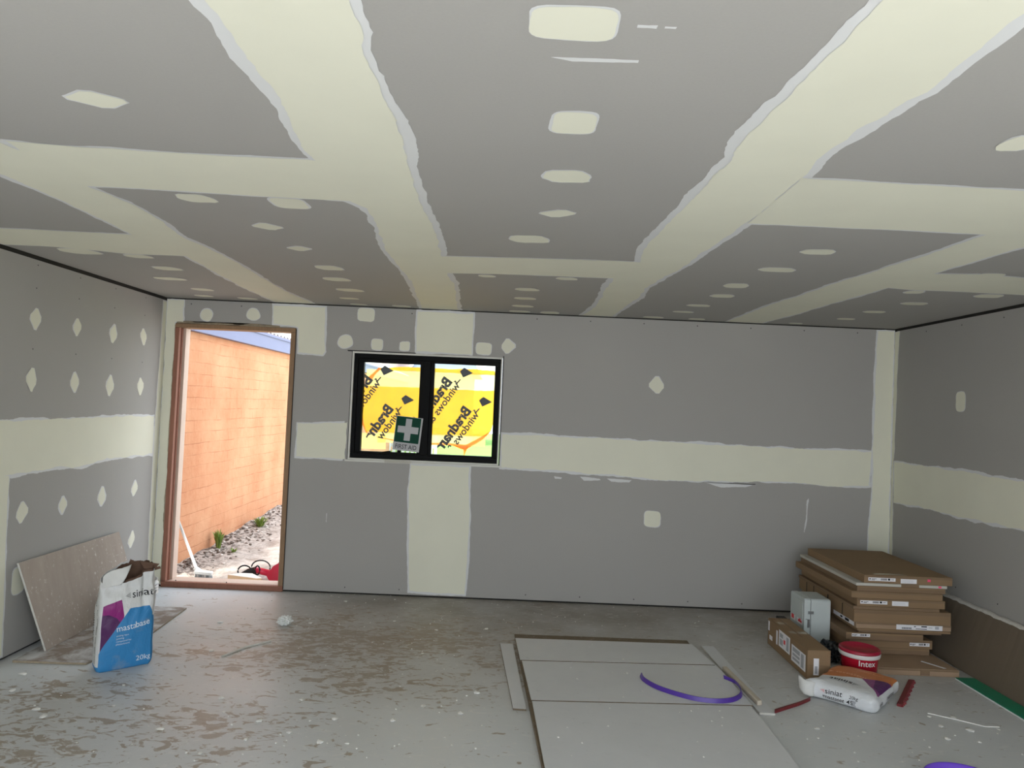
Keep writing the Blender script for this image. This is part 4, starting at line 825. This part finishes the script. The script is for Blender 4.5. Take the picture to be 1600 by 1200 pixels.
carton(5.270, 5.922, -1.200, -.27, .266, .352, 'thickest plain carton in the middle of the stack', 'card', grooves=((-1.03, -1.02), (-.80, -.785), (-.55, -.54), (-.42, -.41)))
carton(5.262, 5.845, -1.200, -.27, .352, .374, 'thin carton lying on the thickest carton of the stack', 'card2')
carton(5.288, 5.880, -1.200, -.26, .374, .428, 'flat carton with two white labels, fifth from the stack top', 'card', [(5.308, 5.490, .391, .413, 'bar'), (5.522, 5.632, .385, .415, 'plain')])
carton(5.248, 5.862, -1.202, -.24, .428, .474, 'plain carton sticking out furthest left, fourth from the stack top', 'card')
carton(5.285, 5.880, -1.200, -.25, .474, .510, 'plain carton just under the white foam sheet', 'card2')
o = carton(5.277, 5.890, -1.202, -.25, .510, .530, 'thin white foam sheet with a pink spot, second from the stack top', 'foam', marks=[(5.83, 5.852, .513, .528)], name='foam_sheet', cat='foam sheet')
b = MB(); b.box(5.58, 5.70, -1.2045, -1.2025, .511, .529); b.build('cardboard_patch', 'card2', o)
carton(5.330, 5.925, -1.202, -.27, .530, .585, 'topmost flat carton of the stack with two labels and a pink mark', 'card', [(5.357, 5.540, .546, .568, 'bar'), (5.575, 5.683, .537, .566, 'plain')], marks=[(5.755, 5.778, .553, .571)])
top_ = [x for x in bpy.data.objects if x.get('label') and x['label'].startswith('topmost flat carton')][0]
b = MB(); b.prism([(5.40, -1.185), (5.63, -1.175), (5.60, -1.135), (5.42, -1.150)], .5845, .5856); b.build('tape', 'tape', top_)
low_ = [x for x in bpy.data.objects if x.get('label') and x['label'].startswith('wide flat carton on the floor')][0]
b = MB(); b.prism([(5.765, -1.395), (5.785, -1.39), (5.70, -1.26), (5.685, -1.27)], .0445, .0456); b.build('tape', 'label', low_)
b = MB(); b.box(5.60, 5.66, -1.4225, -1.4195, .006, .040); b.build('tape', 'card2', low_)
# side labels on the left flank of the thick middle cartons
b = MB(); 
M['label'].name = 'label_paper'
tp_ = [x for x in bpy.data.objects if x.get('label') == 'flat carton with one wide white label on its right half'][0]
b.box(5.2835, 5.2848, -1.17, -.86, .233, .260, 0); b.box(5.2830, 5.2836, -1.10, -1.04, .238, .255, 1); b.box(5.2830, 5.2836, -1.0, -.97, .24, .252, 1); b.build('side_label', ['label', 'ink'], tp_)

# long box on the floor
lb = thing('cardboard_box', (4.88, -1.22, 0), 'long narrow brown box on the floor with labels along its side', 'box')
b = MB(); b.prism([(4.810, -1.571), (4.955, -1.571), (4.965, -.865), (4.815, -.865)], .001, .181); lbb = b.build('box_body', 'card', lb, bevel=.003)
b = MB(); b.prism([(4.8085, -1.5725), (4.9565, -1.5725), (4.957, -1.569), (4.8085, -1.569)], .088, .090); b.build('seam', 'card2', lb)
b = MB(); b.prism([(4.8745, -1.3), (4.8905, -1.3), (4.8955, -.864), (4.8795, -.864)], .1795, .1816); b.build('seam', 'card2', lb)
def lb_label(y0, y1, z0, z1, bars):
    b = MB(); f = lambda y: 4.810 + .005 * (y + 1.571) / .706
    b.prism([(f(y0) - .0012, y0), (f(y0) + .001, y0), (f(y1) + .001, y1), (f(y1) - .0012, y1)], z0, z1, 0)
    for (a, c, e, g, mi) in bars:
        ya, yc = y0 + (y1 - y0) * a, y0 + (y1 - y0) * c; b.prism([(f(ya) - .0018, ya), (f(ya), ya), (f(yc), yc), (f(yc) - .0018, yc)], z0 + (z1 - z0) * e, z0 + (z1 - z0) * g, mi)
    b.build('shipping_label', ['label', 'grey_ink', 'red_ink'], lb)
lb_label(-1.285, -1.085, .056, .165, [(.1, .3, .1, .9, 1), (.4, .55, .35, .6, 2), (.62, .9, .15, .5, 1), (.62, .9, .6, .85, 1)])
lb_label(-1.545, -1.315, .036, .140, [(.12, .3, .1, .9, 1), (.4, .9, .15, .3, 1), (.4, .9, .4, .55, 1), (.4, .9, .65, .9, 1)])
lb_label(-.900, -.875, .10, .165, []); lb_label(-.960, -.905, .045, .075, []); lb_label(-1.060, -1.035, .05, .145, [])
b = MB(); b.box(4.849, 4.882, -1.5735, -1.5715, .030, .132, 0); b.box(4.857, 4.873, -1.5742, -1.5734, .04, .085, 1); b.build('shipping_label', ['label', 'grey_ink'], lb)
b = MB(); b.box(4.835, 4.95, -1.23, -1.18, .1795, .1815); b.build('tape', 'tape', lb); b = MB(); b.box(4.835, 4.90, -1.02, -.97, .1795, .1815); b.build('tape', 'tape', lb)

# white first aid cabinet standing on its end
M['enamel'] = simple('white_enamel', (.55, .60, .59, 1), .3, .5, var=.05, scale=3); M['steel'] = simple('latch_steel', (.35, .36, .36, 1), .35, .5, metal=.8)
fc = thing('first_aid_case', (5.13, -.83, 0), 'white rounded metal case standing behind the long brown box', 'case')
def rbox(mb, x0, x1, y0, y1, z0, z1, r, mi=0):
    bm = bmesh.new(); bmesh.ops.create_cube(bm, size=1)
    for q in bm.verts: q.co = Vector((x0 + (q.co.x + .5) * (x1 - x0), y0 + (q.co.y + .5) * (y1 - y0), z0 + (q.co.z + .5) * (z1 - z0)))
    ed = [e for e in bm.edges if abs(e.verts[0].co.x - e.verts[1].co.x) > 1e-4 ]
    bmesh.ops.bevel(bm, geom=ed, offset=r, segments=5, affect='EDGES', profile=.5)
    bm.verts.ensure_lookup_table(); mb.add([q.co.copy() for q in bm.verts], [tuple(q.index for q in f.verts) for f in bm.faces], mi); bm.free()
b = MB(); rbox(b, 5.082, 5.222, -.955, -.705, .001, .345, .020); b.build('case_body', 'enamel', fc, bevel=.006)
b = MB(); rbox(b, 5.035, 5.0795, -.955, -.705, .001, .347, .020); rbox(b, 5.031, 5.0355, -.93, -.73, .19, .325, .008); lid_ = b.build('lid', 'enamel', fc, bevel=.006)
b = MB(); rbox(b, 5.0793, 5.0822, -.952, -.708, .004, .343, .018); b.build('seal', 'gap', fc)
b = MB(); b.box(5.062, 5.10, -.961, -.955, .243, .262); b.box(5.066, 5.098, -.966, -.960, .247, .257); b.build('hinge', 'steel', fc)
b = MB(); b.box(5.058, 5.072, -.962, -.955, .15, .205); b.tube([(5.045, -.958, .207), (5.066, -.962, .204), (5.070, -.963, .16)], .003, 6); b.build('latch', 'steel', fc)
b = MB()
for (y0, y1, z0, z1, mi) in ((-.80, -.72, .15, .24, 0), (-.93, -.83, .155, .235, 0), (-.775, -.73, .16, .225, 1), (-.915, -.850, .165, .180, 1), (-.915, -.850, .205, .222, 1), (-.895, -.870, .17, .215, 1)): b.box(5.0342 - .0004 * mi, 5.0350, y0, y1, z0, z1, 1 if mi else 0)
b.build('red_cross_marking', ['label', 'red_ink'], lid_)
# dark crumpled plastic behind the bucket, and the black block behind the case
M['black_plastic'] = simple('black_plastic_sheet', (.012, .016, .02, 1), .3, .5)
def crumple(name, c, rx, ry, rz, mat, label, cat, seed, k=5, amp=.35, sub=4):
    bm = bmesh.new(); bmesh.ops.create_icosphere(bm, subdivisions=sub, radius=1); b = MB(); vs = []
    for q in bm.verts:
        d = q.co; f = 1 + amp * noise.noise(d * k * .5 + Vector((seed, 0, 0))) + amp * .5 * (1 - 2 * abs(noise.noise(d * k + Vector((0, seed, 0))))) - amp * .25
        vs.append((c[0] + d.x * rx * f, c[1] + d.y * ry * f, max(c[2] + .001, c[2] + rz * (.85 + d.z * f))))
    b.add(vs, [tuple(q.index for q in f.verts) for f in bm.faces]); bm.free()
    return tag(b.build(name, mat, origin=c), label, cat)
crumple('plastic_bag', (5.12, -1.18, 0), .07, .10, .065, 'black_plastic', 'crumpled black plastic bag in the gap between the long box and the stack', 'bag', 3)
b = MB(); b.box(4.960, 5.022, -.70, -.62, .001, .135); tag(b.build('black_block', 'tool_black', bevel=.006, origin=(4.99, -.66, 0)), 'small black block on the floor behind the white case', 'block')

# ------------------------------------------------------------------ plasterboard sheets in the middle of the floor
G = 'plasterboard sheets laid on the floor in the middle'
quad_obj('plasterboard_sheet', [(3.008, -1.03), (4.225, -1.00), (4.270, -3.6), (3.150, -3.6)], .0005, .012, ['sheet', 'sheet_brown'], 'bottom plasterboard sheet of the floor pile, almost covered by the others', 'plasterboard', G)
quad_obj('plasterboard_sheet', [(3.004, -.975), (4.216, -.955), (4.262, -3.6), (3.150, -3.6)], .0124, .0240, ['sheet_brown', 'sheet_brown'], 'brown backed plasterboard sheet showing as a strip at the far end of the pile', 'plasterboard', G)
quad_obj('plasterboard_sheet', [(3.008, -1.098), (4.222, -1.072), (4.266, -1.474), (3.034, -1.533)], .0244, .0360, ['sheet', 'sheet_brown'], 'furthest of the three grey sheets on top of the floor pile', 'plasterboard', G)
quad_obj('plasterboard_sheet', [(3.044, -1.545), (4.276, -1.486), (4.296, -2.104), (3.082, -2.158)], .0244, .0362, ['sheet', 'sheet_brown'], 'middle of the three grey sheets on the pile, with the purple strap on it', 'plasterboard', G)
quad_obj('plasterboard_sheet', [(3.086, -2.170), (4.284, -2.116), (4.268, -3.6), (3.148, -3.6)], .0244, .0358, ['sheet', 'sheet_brown'], 'nearest and largest of the three grey sheets on top of the floor pile', 'plasterboard', G)
quad_obj('plasterboard_strip', [(2.905, -1.145), (2.992, -1.145), (3.055, -2.22), (2.985, -2.215)], .0005, .011, ['sheet', 'sheet_brown'], 'narrow plasterboard strip on the floor along the left edge of the pile', 'plasterboard strip')
quad_obj('plasterboard_strip', [(4.300, -1.02), (4.385, -1.02), (4.408, -2.140), (4.322, -2.140)], .0005, .011, ['sheet', 'gyp'], 'narrow plasterboard strip on the floor along the right edge of the pile', 'plasterboard strip')
M['batten'] = simple('pale_batten', (.55, .49, .40, 1), .7, var=.15, scale=10, stretch=(8, 1, 8))
b = MB(); b.prism([(4.305, -1.50), (4.335, -1.495), (4.372, -2.04), (4.340, -2.05)], .0114, .038); tag(b.build('timber_batten', 'batten', bevel=.006, origin=(4.34, -1.8, .0114)), 'pale timber batten lying beside the purple strap at the pile edge', 'batten')
# purple straps, standing on edge
M['purple'] = simple('purple_plastic', (.075, .028, .30, 1), .35, .5, var=.08); M['purple_l'] = simple('bright_purple_plastic', (.17, .07, .62, 1), .35, .5, var=.08)
def ribbon(name, pts, h, lean, mat, label, cat, th=.0022):
    P = [Vector(p) for p in pts]; out = []
    for i in range(len(P) - 1):                   # Catmull-Rom
        p0, p1, p2, p3 = P[max(i - 1, 0)], P[i], P[i + 1], P[min(i + 2, len(P) - 1)]
        for k in range(8):
            u = k / 8; out.append(.5 * ((2 * p1) + (p2 - p0) * u + (2 * p0 - 5 * p1 + 4 * p2 - p3) * u * u + (-p0 + 3 * p1 - 3 * p2 + p3) * u ** 3))
    out.append(P[-1]); b = MB(); vs = []; n = len(out)
    for i, p in enumerate(out):
        d = (out[min(i + 1, n - 1)] - out[max(i - 1, 0)]); d.z = 0; d.normalize(); nn = Vector((-d.y, d.x, 0)); u_ = Vector((nn.x * lean, nn.y * lean, 1)).normalized()
        vs += [p - nn * th, p + nn * th, p + nn * th + u_ * h, p - nn * th + u_ * h]
    fs = []
    for i in range(n - 1):
        for k in range(4): fs.append((i * 4 + k, i * 4 + (k + 1) % 4, i * 4 + 4 + (k + 1) % 4, i * 4 + 4 + k))
    fs += [(3, 2, 1, 0), (n * 4 - 4, n * 4 - 3, n * 4 - 2, n * 4 - 1)]; b.add(vs, fs)
    return tag(b.build(name, mat, origin=tuple(P[len(P) // 2])), label, cat)
z_ = .0385
ribbon('plastic_strap', [(3.745, -1.74, z_), (3.748, -1.82, z_), (3.80, -1.93, z_), (3.89, -2.02, z_), (3.99, -2.085, z_), (4.09, -2.105, z_), (4.19, -2.08, z_), (4.262, -2.01, z_), (4.292, -1.92, z_ + .002), (4.288, -1.83, z_ + .01), (4.235, -1.775, z_ + .018)], .024, .35, 'purple', 'dark purple plastic strap curved like a hook on the plasterboard pile', 'strap')
b = MB(); b.lathe([(.150, .0005), (.160, .0005), (.174, .024), (.176, .030), (.172, .033), (.166, .028), (.150, .006), (.150, .0005)], (5.01, -2.855, 0), 64)
tag(b.build('plastic_ring', 'purple_l', smooth=True, origin=(5.01, -2.855, 0)), 'bright purple plastic ring on the concrete at the bottom right edge', 'ring')
# red strips
M['rust'] = simple('dark_red_plastic', (.17, .018, .022, 1), .5, .4, var=.3, scale=30)
b = MB(); b.prism([(4.412, -2.118), (4.420, -2.095), (4.60, -1.975), (4.70, -1.895), (4.69, -1.915), (4.60, -1.990)], .0005, .016); tag(b.build('plastic_strip', 'rust', origin=(4.55, -2.0, 0)), 'dark red strip on the floor running out from under the flat bag', 'strip')
b = MB(); a0, a1 = Vector((5.185, -1.945, 0)), Vector((5.475, -1.535, 0)); dd = (a1 - a0).normalized(); nn = Vector((dd.y, -dd.x, 0)); pts = [a0 - nn * .012]
for k in range(19):
    q = a0.lerp(a1, k / 18); pts += [q + nn * .013, q + dd * .006 + nn * (.022 + .004 * (k % 3)), q + dd * .014 + nn * .012]
pts.append(a1 - nn * .012); b.prism([(p.x, p.y) for p in pts], .0005, .014); tag(b.build('toothed_strip', 'rust', origin=(5.33, -1.74, 0)), 'dark red toothed plastic strip on the floor right of the flat bag', 'strip')
# green strip and the board against the right wall
M['green'] = simple('green_plastic', (.004, .22, .115, 1), .35, .5, var=.15, scale=5)
b = MB(); b.box(5.805, 5.925, -3.4, -1.455, .003, .013, 0); b.box(5.802, 5.810, -3.4, -1.455, .0005, .008, 1); tag(b.build('green_strip', ['green', 'label'], bevel=.001, origin=(5.86, -2.4, 0)), 'long green plastic strip on the floor along the foot of the leaning board', 'strip')
b = MB(); n = 150; y0, y1 = -3.6, -.30; vs = []
for i in range(n + 1):
    y = y0 + (y1 - y0) * i / n; jz = .004 * noise.noise(Vector((y * 9, 0, 0))) + .003 * noise.noise(Vector((y * 30, 3, 0)))
    je = .006 * noise.noise(Vector((y * 22, 7, 0))); vs += [(5.945, y, .001), (6.091, y, .380 + jz + je), (6.095, y, .397 + jz), (6.113, y, .400 + jz * 1.6), (5.960, y, .001)]
fs = []; mi = []
for i in range(n):
    o_ = i * 5
    for k, m_ in ((0, 0), (1, 1), (2, 1), (3, 0), (4, 0)): fs.append((o_ + k, o_ + 5 + k, o_ + 5 + (k + 1) % 5, o_ + (k + 1) % 5)); mi.append(m_)
fs += [(0, 1, 2, 3, 4), tuple(n * 5 + k for k in (4, 3, 2, 1, 0))]; mi += [1, 1]
b.add(vs, fs); b.mi = mi; tag(b.build('plasterboard_sheet', ['board_tan', 'gyp'], origin=(6.0, -2, 0)), 'long brown backed board leaning low along the right wall, white broken top edge', 'plasterboard')

# ------------------------------------------------------------------ litter on the slab
M['chip'] = simple('plaster_chip', (.80, .79, .75, 1), .9, var=.05)
crumple('crumpled_plastic', (1.375, -.885, 0), .045, .05, .03, 'head_white', 'crumpled clear white plastic scrap on the floor in front of the doorway', 'scrap', 8, 6, .5)
b = MB(); b.tube([(1.205, -1.60, .005), (1.28, -1.42, .006), (1.40, -1.27, .005)], [.006, .007, .006], 6); tag(b.build('thin_stick', 'gyp', origin=(1.3, -1.43, 0)), 'thin pale stick lying alone on the concrete left of centre', 'stick')
b = MB(); b.tube([(5.30, -2.03, .003), (5.42, -2.11, .004), (5.52, -2.18, .003), (5.60, -2.18, .003)], .003, 6); tag(b.build('paper_sliver', 'chip', origin=(5.45, -2.1, 0)), 'long white sliver on the floor between the toothed strip and the green strip', 'scrap')
rnd = random.Random(12); b = MB()
for k in range(620):
    x = rnd.uniform(.3, 6.0); y = -rnd.random() ** 1.0 * 3.6
    if 2.85 < x < 4.45 and y < -.95: zz = .0372 if 3.15 < x < 4.2 and -3.5 < y < -1.15 and rnd.random() < .5 else None
    elif (x > 4.6 and y > -2.15) or x > 5.76: zz = None
    elif x < .9 and y > -2.0: zz = None
    else: zz = .0008
    if zz is None: continue
    r = rnd.uniform(.002, .0065); rock(b, (x, y, zz + r * .2), r, rnd)
tag(b.build('plaster_crumbs', 'chip'), 'tiny white plaster crumbs scattered over the slab and the sheets', 'plaster crumbs', kind='stuff')
b = MB(); rock(b, (0, 0, .004), .012, random.Random(5)); proto = b.build('plaster_chip', 'chip'); 
tag(proto, 'small white plaster chip lying loose on the grey concrete floor', 'plaster chip', 'white plaster chips scattered on the concrete')
spots = [(0.252, -2.001, 1.56), (0.349, -2.232, 1.55), (0.95, -2.363, 0.75), (0.861, -2.095, 0.78), (0.606, -2.445, 1.45), (1.439, -2.212, 1.36), (1.726, -2.472, 1.3), (1.858, -2.195, 0.98), (2.508, -2.213, 1.25), (2.086, -2.415, 1.25), (2.377, -2.402, 1.22), (2.204, -2.673, 0.84), (1.734, -2.675, 1.09), (1.546, -0.842, 1.05), (1.098, -1.495, 1.35), (0.929, -0.914, 1.6), (2.784, -2.0, 1.55), (2.804, -0.806, 1.19), (2.452, -0.885, 1.1), (2.126, -0.712, 0.94), (2.409, -1.381, 0.73), (2.039, -0.114, 0.72), (1.664, -0.233, 1.12), (1.583, -2.829, 0.99), (1.908, -2.585, 1.04), (2.077, -2.671, 1.5), (4.568, -2.294, 1.17), (5.215, -2.354, 1.2), (5.366, -2.377, 0.91), (5.577, -2.207, 0.72), (4.805, -2.317, 0.99), (5.284, -2.073, 0.82), (5.275, -2.196, 1.16), (5.403, -2.239, 1.6), (5.416, -2.077, 1.31), (1.519, -2.385, 0.86), (0.691, -2.52, 1.5), (1.299, -2.606, 1.42), (2.713, -2.283, 1.36)]
for i, (x, y, s_) in enumerate(spots):
    c_ = proto if i == 0 else proto.copy()
    if i: C.objects.link(c_)
    c_.location = (x, y, 0); c_.scale = (s_ * 1.3, s_, s_ * .6); c_.rotation_euler = (0, 0, i * 1.7)
bpy.context.view_layer.update()
